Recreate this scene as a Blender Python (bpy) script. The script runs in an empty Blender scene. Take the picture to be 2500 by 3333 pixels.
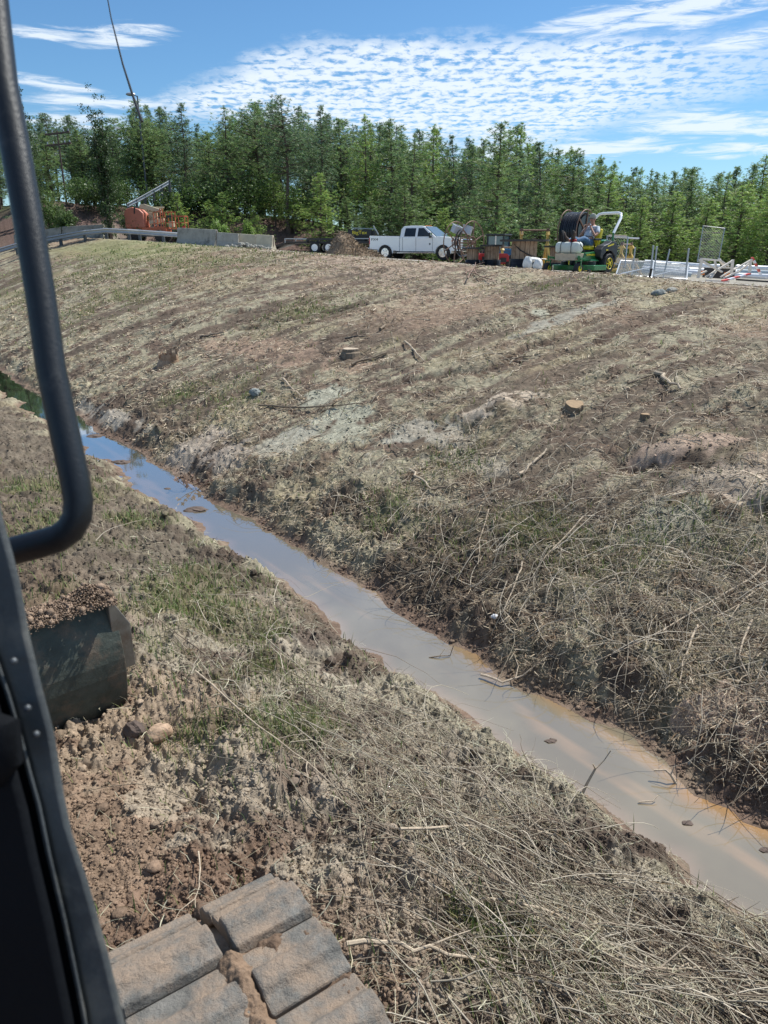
import bpy, math, random
import numpy as np
from mathutils import Vector, Matrix
random.seed(7); RNG = np.random.default_rng(7)
S = bpy.context.scene
R = math.radians
# ------------------------------------------------------------------ camera, sky, sun
CAMZ = 0.7; PITCH = R(19.6); FPX = 2409.0          # focal length in pixels of the 2500x3333 photograph
cd = bpy.data.cameras.new('camera'); cam = bpy.data.objects.new('camera', cd); S.collection.objects.link(cam)
cam.location = (0, 0, CAMZ); cam.rotation_euler = (math.pi/2 - PITCH, 0, 0)
cd.sensor_fit = 'VERTICAL'; cd.sensor_height = 36; cd.sensor_width = 27; cd.lens = 36*FPX/3333
cd.clip_start = 0.02; cd.clip_end = 8000
cd.dof.use_dof = True; cd.dof.focus_distance = 14; cd.dof.aperture_fstop = 9
S.camera = cam
S.view_settings.view_transform = 'Standard'; S.view_settings.look = 'None'
S.view_settings.exposure = 0.5; S.view_settings.gamma = 1
SUN_AZ, SUN_EL = R(52), R(55)
sd = bpy.data.lights.new('sun', 'SUN'); sun = bpy.data.objects.new('sun', sd); S.collection.objects.link(sun)
sd.energy = 4.6; sd.angle = R(0.5); sd.color = (1, .975, .91)
sv = Vector((math.sin(SUN_AZ)*math.cos(SUN_EL), math.cos(SUN_AZ)*math.cos(SUN_EL), math.sin(SUN_EL)))
sun.rotation_euler = (-sv).to_track_quat('-Z', 'Y').to_euler(); sun.location = (10, 10, 40)

CP, SP = math.cos(PITCH), math.sin(PITCH)
def ray(u, v):                                     # photograph pixel -> direction with unit camera depth
    x = (u-1250)/FPX; y = -(v-1666.5)/FPX
    return Vector((x, CP + y*SP, -SP + y*CP))
def at(u, v, t):                                   # point at camera depth t
    return Vector((0, 0, CAMZ)) + ray(u, v)*t
def azel(u, v):
    d = ray(u, v); return math.atan2(d.x, d.y), math.atan2(d.z, math.hypot(d.x, d.y))

w = bpy.data.worlds.new("World"); S.world = w; w.use_nodes = True
nt = w.node_tree; nt.nodes.clear()
def wn(t, **k):
    n = nt.nodes.new(t)
    for a, b in k.items(): setattr(n, a, b)
    return n
def wl(a, b): nt.links.new(a, b)
def wmath(op, a, b=None, c=None, clamp=False):
    n = wn('ShaderNodeMath', operation=op); n.use_clamp = clamp
    for i, s in enumerate((a, b, c)):
        if s is None: continue
        if isinstance(s, (int, float)): n.inputs[i].default_value = s
        else: wl(s, n.inputs[i])
    return n.outputs[0]
out = wn('ShaderNodeOutputWorld'); bg = wn('ShaderNodeBackground'); wl(bg.outputs[0], out.inputs[0])
bg.inputs[1].default_value = 0.078
sky = wn('ShaderNodeTexSky', sky_type='NISHITA', sun_disc=False)
sky.sun_elevation = SUN_EL; sky.sun_rotation = SUN_AZ; sky.air_density = 1.0; sky.dust_density = 0.25; sky.ozone_density = 2.5; sky.altitude = 300
tc = wn('ShaderNodeTexCoord'); sx = wn('ShaderNodeSeparateXYZ'); wl(tc.outputs['Generated'], sx.inputs[0])
az = wmath('ARCTAN2', sx.outputs[0], sx.outputs[1])
hyp = wmath('SQRT', wmath('ADD', wmath('MULTIPLY', sx.outputs[0], sx.outputs[0]), wmath('MULTIPLY', sx.outputs[1], sx.outputs[1])))
el = wmath('ARCTAN2', sx.outputs[2], hyp)
def curve_of_az(pts):                              # pixel outline -> elevation as a function of azimuth (colour ramp)
    n = wn('ShaderNodeValToRGB'); n.color_ramp.interpolation = 'LINEAR'
    es = n.color_ramp.elements
    q = sorted([(azel(u, v)) for u, v in pts])
    while len(es) < len(q): es.new(0.5)
    for e, (a, b) in zip(es, q):
        e.position = min(max((a+1.0)/2.0, 0), 1); c = min(max(b/0.5, 0), 1); e.color = (c, c, c, 1)
    wl(wmath('MULTIPLY_ADD', az, 0.5, 0.5), n.inputs[0])
    return wmath('MULTIPLY', n.outputs[0], 0.5)
# a sheet of cloud seen from below: coordinates on a flat layer overhead
inv = wmath('DIVIDE', 1.0, wmath('MAXIMUM', wmath('ADD', sx.outputs[2], 0.06), 0.03))
cx = wmath('MULTIPLY', sx.outputs[0], inv); cy = wmath('MULTIPLY', sx.outputs[1], inv)
comb = wn('ShaderNodeCombineXYZ'); wl(cx, comb.inputs[0]); wl(cy, comb.inputs[1])
def noise(vec, scale, detail=4, rough=.5, rot=0, sc=(1, 1, 1), dist=0):
    m = wn('ShaderNodeMapping'); m.inputs['Rotation'].default_value = (0, 0, rot); m.inputs['Scale'].default_value = sc
    wl(vec, m.inputs[0]); n = wn('ShaderNodeTexNoise'); wl(m.outputs[0], n.inputs['Vector'])
    n.inputs['Scale'].default_value = scale; n.inputs['Detail'].default_value = detail
    n.inputs['Roughness'].default_value = rough; n.inputs['Distortion'].default_value = dist
    return n.outputs[0]
aev = wn('ShaderNodeCombineXYZ'); wl(az, aev.inputs[0]); wl(wmath('MULTIPLY', el, 2.2), aev.inputs[1])
ragged = wmath('MULTIPLY', wmath('SUBTRACT', noise(aev.outputs[0], 9, 6, .62), .5), .06)
elr = wmath('ADD', el, ragged)
def sstep(x, a, b):
    n = wn('ShaderNodeMapRange', interpolation_type='SMOOTHSTEP'); wl(x, n.inputs[0])
    n.inputs[1].default_value = a; n.inputs[2].default_value = b
    return n.outputs[0]
top = curve_of_az([(-1500, 620), (380, 400), (560, 285), (800, 170), (1100, 118), (1500, 105), (2000, 95), (2500, 60), (3600, -100)])
bot = curve_of_az([(-1500, 600), (380, 330), (620, 350), (950, 400), (1350, 440), (1750, 450), (1950, 390), (2500, 240), (3600, 150)])
m_main = wmath('MULTIPLY', sstep(wmath('SUBTRACT', top, elr), -.006, .022), sstep(wmath('SUBTRACT', elr, bot), -.03, .012))
cells = noise(comb.outputs[0], 17, 5, .6, rot=R(28), sc=(1.0, .75, 1), dist=.3)
ripple = noise(comb.outputs[0], 5.5, 2, .5, rot=R(14), sc=(.3, 2.4, 1))
tex = wmath('ADD', wmath('MULTIPLY', cells, .75), wmath('MULTIPLY', ripple, .35))
d_main = wmath('MULTIPLY', m_main, sstep(tex, .42, .6))
d_main = wmath('MULTIPLY', d_main, wmath('SUBTRACT', 1.0, wmath('MULTIPLY', sstep(az, .22, .46), .55)))
# thin veils low on the right and two small clouds on the left
wisp = noise(aev.outputs[0], 13, 8, .68, sc=(1, 4.0, 1), dist=.6)
def blob(u, v, ru, rv, tilt=0):
    a0, e0 = azel(u, v)
    dx = wmath('SUBTRACT', az, a0); dy = wmath('SUBTRACT', wmath('SUBTRACT', el, e0), wmath('MULTIPLY', dx, tilt))
    q = wmath('ADD', wmath('POWER', wmath('ABSOLUTE', wmath('DIVIDE', dx, ru/FPX)), 2), wmath('POWER', wmath('ABSOLUTE', wmath('DIVIDE', dy, rv/FPX)), 2))
    return wmath('SUBTRACT', 1.0, q, clamp=True)
blobs = None
for a in [(400, 118, 200, 48, .1), (150, 105, 190, 26, 0), (170, 275, 210, 26, -.1), (330, 330, 330, 28, 0), (2300, 405, 420, 60, -.05), (2150, 50, 480, 70, .05),
          (1950, 480, 380, 45, 0), (2400, 490, 300, 30, 0), (1500, 490, 600, 50, 0), (250, 450, 300, 120, 0), (2450, 130, 240, 40, .1)]:
    b = blob(*a); blobs = b if blobs is None else wmath('MAXIMUM', blobs, b)
d_w = wmath('MULTIPLY', sstep(wmath('MULTIPLY', blobs, wmath('MULTIPLY_ADD', wisp, 2.0, -.5)), .2, .62), .85)
dens = wmath('MAXIMUM', wmath('MULTIPLY', d_main, .9), d_w)
hazeb = wmath('MULTIPLY', sstep(el, .16, 0.0), .16)
dens = wmath('MAXIMUM', dens, hazeb)
high = wmath('MULTIPLY', sstep(el, .34, .55), wmath('MULTIPLY', sstep(noise(comb.outputs[0], 2.2, 5, .6), .42, .62), .5))  # thin cloud added above the view to brighten the water's reflection
dens = wmath('MAXIMUM', dens, high)
mix = wn('ShaderNodeMixRGB'); wl(dens, mix.inputs[0])
tint = wn('ShaderNodeMixRGB', blend_type='MULTIPLY'); tint.inputs[0].default_value = 1
wl(sky.outputs[0], tint.inputs[1]); tint.inputs[2].default_value = (.66, .95, 1.13, 1)
wl(tint.outputs[0], mix.inputs[1]); mix.inputs[2].default_value = (8.4, 9.2, 10, 1)
wl(mix.outputs[0], bg.inputs[0])

# ------------------------------------------------------------------ helpers
def tag(o, label=None, cat=None, group=None, kind=None):
    if label: o['label'] = label
    if cat: o['category'] = cat
    if group: o['group'] = group
    if kind: o['kind'] = kind
    return o
def thing(name, loc, rz=0, label=None, cat=None, group=None, rot=None):
    o = bpy.data.objects.new(name, None); S.collection.objects.link(o); o.empty_display_size = .2
    o.location = loc; o.rotation_euler = rot if rot else (0, 0, rz)
    return tag(o, label, cat, group)
def copy_tree(o, parent=None, loc=None, rz=None, scale=None, label=None):
    c = o.copy(); S.collection.objects.link(c); c.parent = parent
    if loc is not None: c.location = loc
    if rz is not None: c.rotation_euler = (o.rotation_euler.x, o.rotation_euler.y, rz)
    if scale is not None: c.scale = scale
    if label: c['label'] = label
    for ch in [x for x in CH.get(o.name, [])]: copy_tree(ch, c)
    return c
CH = {}
class MB:
    def __init__(s): s.v = []; s.f = []
    def add(s, vs, fs):
        n = len(s.v); s.v += [tuple(x) for x in vs]; s.f += [tuple(i+n for i in f) for f in fs]; return s
    def box(s, c, d, rot=None, taper=1.0):
        M = Matrix(rot).to_4x4() if rot is not None else Matrix.Identity(4)
        vs = []
        for z in (-1, 1):
            k = taper if z > 0 else 1
            for x, y in ((-1, -1), (1, -1), (1, 1), (-1, 1)):
                vs.append(Vector(c) + (M @ Vector((x*d[0]/2*k, y*d[1]/2*k, z*d[2]/2))))
        return s.add(vs, [(3, 2, 1, 0), (4, 5, 6, 7), (0, 1, 5, 4), (1, 2, 6, 5), (2, 3, 7, 6), (3, 0, 4, 7)])
    def prism(s, poly, a, b, axis='y', inset=0):   # polygon of (x,z) extruded in y, or (x,y) in z, or (y,z) in x
        n = len(poly); vs = []
        for t in (a, b):
            for p, q in poly:
                vs.append((p, t, q) if axis == 'y' else (p, q, t) if axis == 'z' else (t, p, q))
        fs = [tuple(range(n-1, -1, -1)), tuple(range(n, 2*n))] + [(i, (i+1) % n, n+(i+1) % n, n+i) for i in range(n)]
        return s.add(vs, fs)
    def bar(s, p, q, w, h=None):
        p = Vector(p); q = Vector(q); d = (q-p); L = d.length
        if L < 1e-6: return s
        z = d.normalized(); up = Vector((0, 0, 1)) if abs(z.z) < .95 else Vector((0, 1, 0))
        x = up.cross(z).normalized(); y = z.cross(x); h = h or w
        vs = [b + x*i*w/2 + y*j*h/2 for b in (p, q) for i, j in ((-1, -1), (1, -1), (1, 1), (-1, 1))]
        return s.add(vs, [(3, 2, 1, 0), (4, 5, 6, 7), (0, 1, 5, 4), (1, 2, 6, 5), (2, 3, 7, 6), (3, 0, 4, 7)])
    def tube(s, pts, r, n=8, closed=False, cap=True):
        pts = [Vector(p) for p in pts]; m = len(pts); rr = r if hasattr(r, '__len__') else [r]*m
        vs = []; prev = None
        for i, p in enumerate(pts):
            a = pts[(i-1) % m] if (i > 0 or closed) else p; b = pts[(i+1) % m] if (i < m-1 or closed) else p
            t = (b-a).normalized()
            if prev is None:
                up = Vector((0, 0, 1)) if abs(t.z) < .9 else Vector((1, 0, 0)); x = up.cross(t).normalized()
            else: x = (prev - t*prev.dot(t)).normalized()
            prev = x; y = t.cross(x)
            for k in range(n):
                an = 2*math.pi*k/n; vs.append(p + (x*math.cos(an) + y*math.sin(an))*rr[i])
        fs = []
        for i in range(m if closed else m-1):
            for k in range(n):
                a = i*n+k; b = i*n+(k+1) % n; c = ((i+1) % m)*n+(k+1) % n; d = ((i+1) % m)*n+k; fs.append((a, b, c, d))
        if cap and not closed: fs += [tuple(range(n-1, -1, -1)), tuple((m-1)*n+k for k in range(n))]
        return s.add(vs, fs)
    def ring(s, c, R_, r, axis='y', n=32, k=6, a0=0, a1=2*math.pi):
        full = abs(a1-a0-2*math.pi) < 1e-4; pts = []
        for i in range(n if full else n+1):
            a = a0+(a1-a0)*i/n; p, q = R_*math.cos(a), R_*math.sin(a)
            pts.append(Vector(c) + Vector((p, 0, q) if axis == 'y' else (p, q, 0) if axis == 'z' else (0, p, q)))
        return s.tube(pts, r, k, closed=full)
    def lathe(s, prof, c=(0, 0, 0), axis='z', n=24):  # prof: (radius, height)
        vs = []; m = len(prof)
        for r, h in prof:
            for k in range(n):
                a = 2*math.pi*k/n; p, q = r*math.cos(a), r*math.sin(a)
                vs.append(Vector(c) + Vector((p, q, h) if axis == 'z' else (q, h, p) if axis == 'y' else (h, p, q)))
        fs = [(i*n+k, i*n+(k+1) % n, (i+1)*n+(k+1) % n, (i+1)*n+k) for i in range(m-1) for k in range(n)]
        if prof[0][0] > 1e-4: fs.append(tuple(range(n-1, -1, -1)))
        if prof[-1][0] > 1e-4: fs.append(tuple((m-1)*n+k for k in range(n)))
        return s.add(vs, fs)
    def ball(s, c, r, seed=0, amp=0., nu=12, nv=8):
        rx, ry, rz = r if hasattr(r, '__len__') else (r, r, r); rnd = random.Random(seed); vs = []
        ph = [(rnd.uniform(1, 4), rnd.uniform(0, 6), rnd.uniform(0, 6)) for _ in range(5)]
        for i in range(nv+1):
            th = math.pi*i/nv
            for k in range(nu):
                a = 2*math.pi*k/nu; d = Vector((math.sin(th)*math.cos(a), math.sin(th)*math.sin(a), math.cos(th)))
                f = 1 + amp*sum(math.sin(w_*(d.x*2+1)+p_)*math.cos(w_*d.y*2+q_+d.z*w_) for w_, p_, q_ in ph)/2
                vs.append(Vector(c)+Vector((d.x*rx, d.y*ry, d.z*rz))*f)
        return s.add(vs, [(i*nu+k, i*nu+(k+1) % nu, (i+1)*nu+(k+1) % nu, (i+1)*nu+k) for i in range(nv) for k in range(nu)])
    def build(s, name, mat, parent=None, smooth=False, bevel=0, label=None, loc=None):
        me = bpy.data.meshes.new(name); me.from_pydata([tuple(x) for x in s.v], [], s.f); me.validate(); me.update()
        import bmesh
        bm = bmesh.new(); bm.from_mesh(me); bmesh.ops.recalc_face_normals(bm, faces=bm.faces); bm.to_mesh(me); bm.free()
        me.materials.append(mat)
        if smooth:
            me.polygons.foreach_set('use_smooth', [True]*len(me.polygons))
            try: me.set_sharp_from_angle(angle=R(40))
            except Exception: pass
        o = bpy.data.objects.new(name, me); S.collection.objects.link(o)
        if parent: o.parent = parent; CH.setdefault(parent.name, []).append(o)
        if bevel:
            b = o.modifiers.new('bevel', 'BEVEL'); b.width = bevel; b.segments = 2; b.limit_method = 'ANGLE'; b.angle_limit = R(35)
        if label: o['label'] = label
        if loc is not None: o.location = loc
        return o
def np_mesh(name, V, F, mat, col=None, parent=None, smooth=False):
    V = np.asarray(V, np.float32); F = np.asarray(F, np.int32); k = F.shape[1]
    me = bpy.data.meshes.new(name); me.vertices.add(len(V)); me.vertices.foreach_set('co', V.ravel())
    me.loops.add(F.size); me.loops.foreach_set('vertex_index', F.ravel())
    me.polygons.add(len(F)); me.polygons.foreach_set('loop_start', np.arange(0, F.size, k, dtype=np.int32))
    me.polygons.foreach_set('loop_total', np.full(len(F), k, np.int32))
    if smooth: me.polygons.foreach_set('use_smooth', np.ones(len(F), bool))
    me.update(calc_edges=True)
    if col is not None:
        a = me.color_attributes.new('col', 'FLOAT_COLOR', 'POINT')
        c = np.ones((len(V), 4), np.float32); c[:, :3] = col; a.data.foreach_set('color', c.ravel())
    me.materials.append(mat)
    o = bpy.data.objects.new(name, me); S.collection.objects.link(o)
    if parent: o.parent = parent; CH.setdefault(parent.name, []).append(o)
    return o
def text_part(txt, size, mat, parent, loc, rot, name='lettering', ext=.004, squash=1):
    c = bpy.data.curves.new(name, 'FONT'); c.body = txt; c.size = size; c.extrude = ext; c.align_x = 'CENTER'; c.align_y = 'CENTER'; c.offset = size*.012
    t = bpy.data.objects.new(name, c); S.collection.objects.link(t)
    me = bpy.data.meshes.new_from_object(t); bpy.data.objects.remove(t)
    me.materials.clear(); me.materials.append(mat); o = bpy.data.objects.new(name, me); S.collection.objects.link(o)
    o.parent = parent; o.location = loc; o.rotation_euler = rot; o.scale = (squash, 1, 1); CH.setdefault(parent.name, []).append(o)
    return o

# ------------------------------------------------------------------ materials
def mat(name, col, rough=.6, metal=0, var=.12, scale=8, bump=0, bscale=40, dirt=None, dscale=3, damt=.5, attr=False, spec=.5, emit=None, trans=0, coat=0, stretch=None):
    m = bpy.data.materials.new(name); m.use_nodes = True; n = m.node_tree; b = n.nodes['Principled BSDF']
    b.inputs['Roughness'].default_value = rough; b.inputs['Metallic'].default_value = metal
    b.inputs['Specular IOR Level'].default_value = spec; b.inputs['Coat Weight'].default_value = coat
    N = lambda t: n.nodes.new(t); L = n.links.new
    tcn = N('ShaderNodeTexCoord'); src = tcn.outputs['Object']
    if stretch:
        mp = N('ShaderNodeMapping'); mp.inputs['Scale'].default_value = stretch; L(src, mp.inputs[0]); src = mp.outputs[0]
    nz = N('ShaderNodeTexNoise'); nz.inputs['Scale'].default_value = scale; nz.inputs['Detail'].default_value = 6; nz.inputs['Roughness'].default_value = .65; L(src, nz.inputs['Vector'])
    mr = N('ShaderNodeMapRange'); mr.inputs[1].default_value = .25; mr.inputs[2].default_value = .75; mr.inputs[3].default_value = 1-var; mr.inputs[4].default_value = 1+var; L(nz.outputs[0], mr.inputs[0])
    mx = N('ShaderNodeMixRGB'); mx.blend_type = 'MULTIPLY'; mx.inputs[0].default_value = 1
    if attr:
        at_ = N('ShaderNodeAttribute'); at_.attribute_name = 'col'; L(at_.outputs['Color'], mx.inputs[1])
    else: mx.inputs[1].default_value = (*col, 1)
    L(mr.outputs[0], mx.inputs[2]); last = mx.outputs[0]
    if dirt:
        dz = N('ShaderNodeTexNoise'); dz.inputs['Scale'].default_value = dscale; dz.inputs['Detail'].default_value = 7; dz.inputs['Roughness'].default_value = .7; L(tcn.outputs['Object'], dz.inputs['Vector'])
        dr = N('ShaderNodeMapRange'); dr.inputs[1].default_value = .62-.3*damt; dr.inputs[2].default_value = .75-.2*damt; L(dz.outputs[0], dr.inputs[0])
        dm = N('ShaderNodeMixRGB'); L(dr.outputs[0], dm.inputs[0]); L(last, dm.inputs[1]); dm.inputs[2].default_value = (*dirt, 1); last = dm.outputs[0]
    L(last, b.inputs['Base Color'])
    if bump:
        bz = N('ShaderNodeTexNoise'); bz.inputs['Scale'].default_value = bscale; bz.inputs['Detail'].default_value = 8; bz.inputs['Roughness'].default_value = .7; L(tcn.outputs['Object'], bz.inputs['Vector'])
        bp = N('ShaderNodeBump'); bp.inputs['Strength'].default_value = bump; bp.inputs['Distance'].default_value = .02; L(bz.outputs[0], bp.inputs['Height']); L(bp.outputs[0], b.inputs['Normal'])
    if trans:
        b.inputs['Subsurface Weight'].default_value = 0
        tr = N('ShaderNodeBsdfTranslucent'); L(last, tr.inputs[0]); ms = N('ShaderNodeMixShader'); ms.inputs[0].default_value = trans
        L(b.outputs[0], ms.inputs[1]); L(tr.outputs[0], ms.inputs[2]); L(ms.outputs[0], n.nodes['Material Output'].inputs[0])
    return m
M = {}
M['ground'] = mat('ground_soil', (1, 1, 1), .95, attr=True, var=.45, scale=9, bump=.9, bscale=45, spec=.2)
M['clod'] = mat('clod_soil', (1, 1, 1), .95, attr=True, var=.3, scale=30, bump=.6, bscale=90, spec=.2)
M['straw'] = mat('dry_straw', (1, 1, 1), .8, attr=True, var=.15, scale=20, spec=.3)
M['grass'] = mat('grass', (1, 1, 1), .6, attr=True, var=.15, scale=20, trans=.3)
M['needle'] = mat('pine_needles', (1, 1, 1), .5, attr=True, var=.2, scale=3, trans=.4, spec=.5)
M['leaf'] = mat('leaves', (1, 1, 1), .5, attr=True, var=.2, scale=3, trans=.35)
M['bark'] = mat('bark', (.11, .08, .065), .9, var=.4, scale=6, bump=.8, bscale=15)
M['wood'] = mat('weathered_wood', (.36, .25, .17), .85, var=.4, scale=6, dirt=(.2, .12, .07), dscale=3, stretch=(6, 6, .7))
M['wood_dark'] = mat('dark_wood', (.05, .045, .04), .8, var=.3)
M['lumber'] = mat('lumber', (.62, .5, .36), .8, var=.2, scale=8)
M['lumber_white'] = mat('whitewashed_lumber', (.72, .66, .58), .8, var=.15, scale=8)
M['branch'] = mat('branch_wood', (.2, .155, .11), .9, var=.5, scale=14, bump=.5)
M['branch_pale'] = mat('pale_branch', (.42, .34, .25), .85, var=.3, scale=20, bump=.4)
M['cutwood'] = mat('cut_wood', (.3, .2, .11), .8, var=.3, scale=20)
M['white_paint'] = mat('white_paint', (.86, .87, .87), .25, var=.02, coat=.6)
M['glass_dark'] = mat('dark_glass', (.012, .015, .018), .05, var=.02, spec=.8)
M['windshield'] = mat('windshield_glass', (.1, .14, .17), .05, var=.02, spec=1)
M['rubber'] = mat('rubber', (.025, .025, .026), .8, var=.3, dirt=(.12, .09, .07), damt=.15)
M['chrome'] = mat('chrome', (.75, .75, .76), .18, metal=1, var=.05)
M['black'] = mat('black_plastic', (.02, .021, .023), .45, var=.15)
M['black_metal'] = mat('black_metal', (.02, .02, .022), .4, var=.2)
M['red_lamp'] = mat('red_lens', (.5, .02, .015), .2)
M['clear_lamp'] = mat('clear_lens', (.6, .62, .63), .1)
M['orange_lamp'] = mat('amber_lens', (.75, .2, .02), .3)
M['green'] = mat('green_paint', (.012, .16, .04), .3, var=.1, coat=.4, dirt=(.1, .1, .06), damt=.05)
M['yellow'] = mat('yellow_paint', (.72, .58, .03), .4, var=.1, dirt=(.3, .2, .1), damt=.1)
M['yellow_worn'] = mat('worn_yellow_paint', (.62, .42, .1), .6, var=.2, dirt=(.2, .11, .06), damt=.45)
M['tank'] = mat('tank_plastic', (.68, .72, .66), .35, var=.06)
M['orange'] = mat('orange_paint', (.5, .13, .06), .55, var=.12, dirt=(.5, .25, .17), damt=.15)
M['hood'] = mat('faded_orange', (.47, .16, .105), .6, var=.08)
M['cream'] = mat('cream_paint', (.55, .48, .34), .5, var=.12, dirt=(.25, .15, .1), damt=.2)
M['concrete'] = mat('concrete', (.33, .32, .28), .9, var=.25, scale=2, dirt=(.12, .12, .11), dscale=1.2, damt=.35, bump=.3)
M['concrete_sunlit'] = mat('sunlit_concrete', (.52, .46, .34), .9, var=.2, scale=2, dirt=(.3, .25, .16), dscale=1.5, damt=.25, bump=.3)  # sunlight on the right-hand barriers painted in as paler, yellower concrete, plus stains
M['galv'] = mat('galvanised_steel', (.42, .44, .46), .45, metal=.6, var=.15)
M['steel_dark'] = mat('weathered_steel', (.1, .11, .12), .5, metal=.5, var=.3)
M['rust'] = mat('rusty_steel', (.2, .125, .09), .7, metal=.3, var=.4, scale=10)
M['pipe_black'] = mat('black_pipe', (.015, .017, .024), .32, var=.2)
M['pvc'] = mat('white_pvc', (.76, .77, .79), .3, var=.04)
M['pvc_grey'] = mat('translucent_wrap', (.36, .43, .46), .35, var=.15)
M['bag'] = mat('white_bag', (.66, .66, .64), .6, var=.15, bump=1, bscale=12)
M['red'] = mat('red_paint', (.45, .03, .03), .4, var=.15)
M['blue'] = mat('blue_paint', (.03, .12, .25), .4, var=.1)
M['skin'] = mat('skin', (.42, .22, .15), .55, var=.08)
M['shirt'] = mat('grey_shirt', (.44, .49, .55), .85, var=.1, bump=.4, bscale=25)
M['jeans'] = mat('blue_jeans', (.06, .13, .24), .85, var=.2, bump=.4, bscale=30)
M['boot'] = mat('brown_boot', (.09, .065, .05), .8, var=.3)
M['cap'] = mat('faded_cap', (.33, .35, .3), .9, var=.3, scale=30)
M['hair'] = mat('grey_hair', (.25, .23, .21), .9, var=.3)
M['cab_frame'] = mat('cab_frame_paint', (.05, .057, .06), .55, var=.4, scale=9, dirt=(.11, .11, .1), dscale=14, damt=.3, bump=.2, bscale=120)
M['cab_black'] = mat('cab_rubber', (.003, .004, .006), .7, var=.3, spec=.15, bump=.2, bscale=90)
M['grab'] = mat('grab_rail_paint', (.006, .009, .013), .42, var=.3, scale=30, dirt=(.03, .032, .034), dscale=25, damt=.2, bump=.15, bscale=200)
M['blade'] = mat('blade_steel', (.07, .08, .065), .6, metal=.2, var=.5, scale=6, dirt=(.16, .12, .085), dscale=5, damt=.45, bump=.4, bscale=20)
M['edge'] = mat('worn_edge_steel', (.3, .28, .25), .45, metal=.7, var=.3, dirt=(.2, .13, .09), damt=.3)
M['shoe'] = mat('track_shoe', (.165, .157, .14), .7, metal=.1, var=.45, scale=12, dirt=(.31, .23, .165), dscale=5.5, damt=.72, bump=1, bscale=30)
M['rock'] = mat('blue_grey_rock', (.2, .22, .21), .85, var=.4, scale=6, bump=.8, bscale=20)
M['road'] = mat('road_surface', (.34, .32, .29), .95, var=.2, scale=3, bump=.5)
M['grey_bin'] = mat('grey_bin', (.5, .53, .56), .5, var=.1)
M['red_white'] = mat('red_tape', (.6, .07, .05), .5, var=.1)
# ------------------------------------------------------------------ terrain
def _h(ix, iy, s):
    n = (ix.astype(np.int64)*374761393 + iy.astype(np.int64)*668265263 + s*974711) & 0x7fffffff
    n = ((n ^ (n >> 13))*1274126177) & 0x7fffffff
    n = ((n ^ (n >> 16))*668265263) & 0x7fffffff
    return ((n ^ (n >> 15)) & 0xffff)/65535.0
def vn(x, y, s=0):
    x = np.asarray(x, float); y = np.asarray(y, float)
    ix = np.floor(x); iy = np.floor(y); fx = x-ix; fy = y-iy; fx = fx*fx*(3-2*fx); fy = fy*fy*(3-2*fy)
    a = _h(ix, iy, s); b = _h(ix+1, iy, s); c = _h(ix, iy+1, s); d = _h(ix+1, iy+1, s)
    return (a*(1-fx)+b*fx)*(1-fy) + (c*(1-fx)+d*fx)*fy
def fbm(x, y, s=0, o=4, g=.5):
    t = 0; a = 1; n = 0
    for i in range(o):
        t = t + a*vn(x*2**i+i*17.3, y*2**i+i*9.1, s+i*7); n += a; a *= g
    return t/n
def ss(x, a, b):
    t = np.clip((x-a)/(b-a), 0, 1); return t*t*(3-2*t)
WATER = -2.9
def coords(X, Y):
    q = .8*X+.6*Y; s = -.6*X+.8*Y
    wob = (fbm(s*1.1, q*0+3, 5, 4, .6)-.5)
    wob2 = (fbm(s*1.3, q*0+9, 25, 4, .6)-.5)
    return s, q-4.4-wob*.5, 3.65-q-wob2*.6
def yard(X, Y):
    a = np.clip(X-2.5, -30, 14)
    z = -.066*a - .0095*(np.clip(Y, 0, 90)-46)
    bankx = ss(X, 3, -7)
    z = z + 2.6*ss(Y, 60, 67)*bankx + 1.2*ss(Y, 70, 95)*ss(X, 10, -20)
    return z
def base(X, Y):
    s, d, e = coords(X, Y)
    zy = yard(X, Y) - .16*np.exp(-((d-10)/2.6)**2)
    t = np.clip((d-.25)/12.2, 0, 1)
    f = 1-(1-t)**1.3
    far = WATER+.24*ss(d, -.04, .42) + (zy-WATER-.24)*f
    near = WATER + (.34*ss(e, -.04, .45) + .36*ss(e, .3, 2.2))*(1-.62*ss(s, 6, 14))
    return s, d, e, np.where(d > -.04, far, np.where(e > -.04, near, WATER-.12*ss(np.minimum(-d, -e), .0, .3)))
MOUND = []; RUTS = []
PATCH = []     # bare patches: (X, Y, ru, rv, angle, colour, smoothness)
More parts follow.
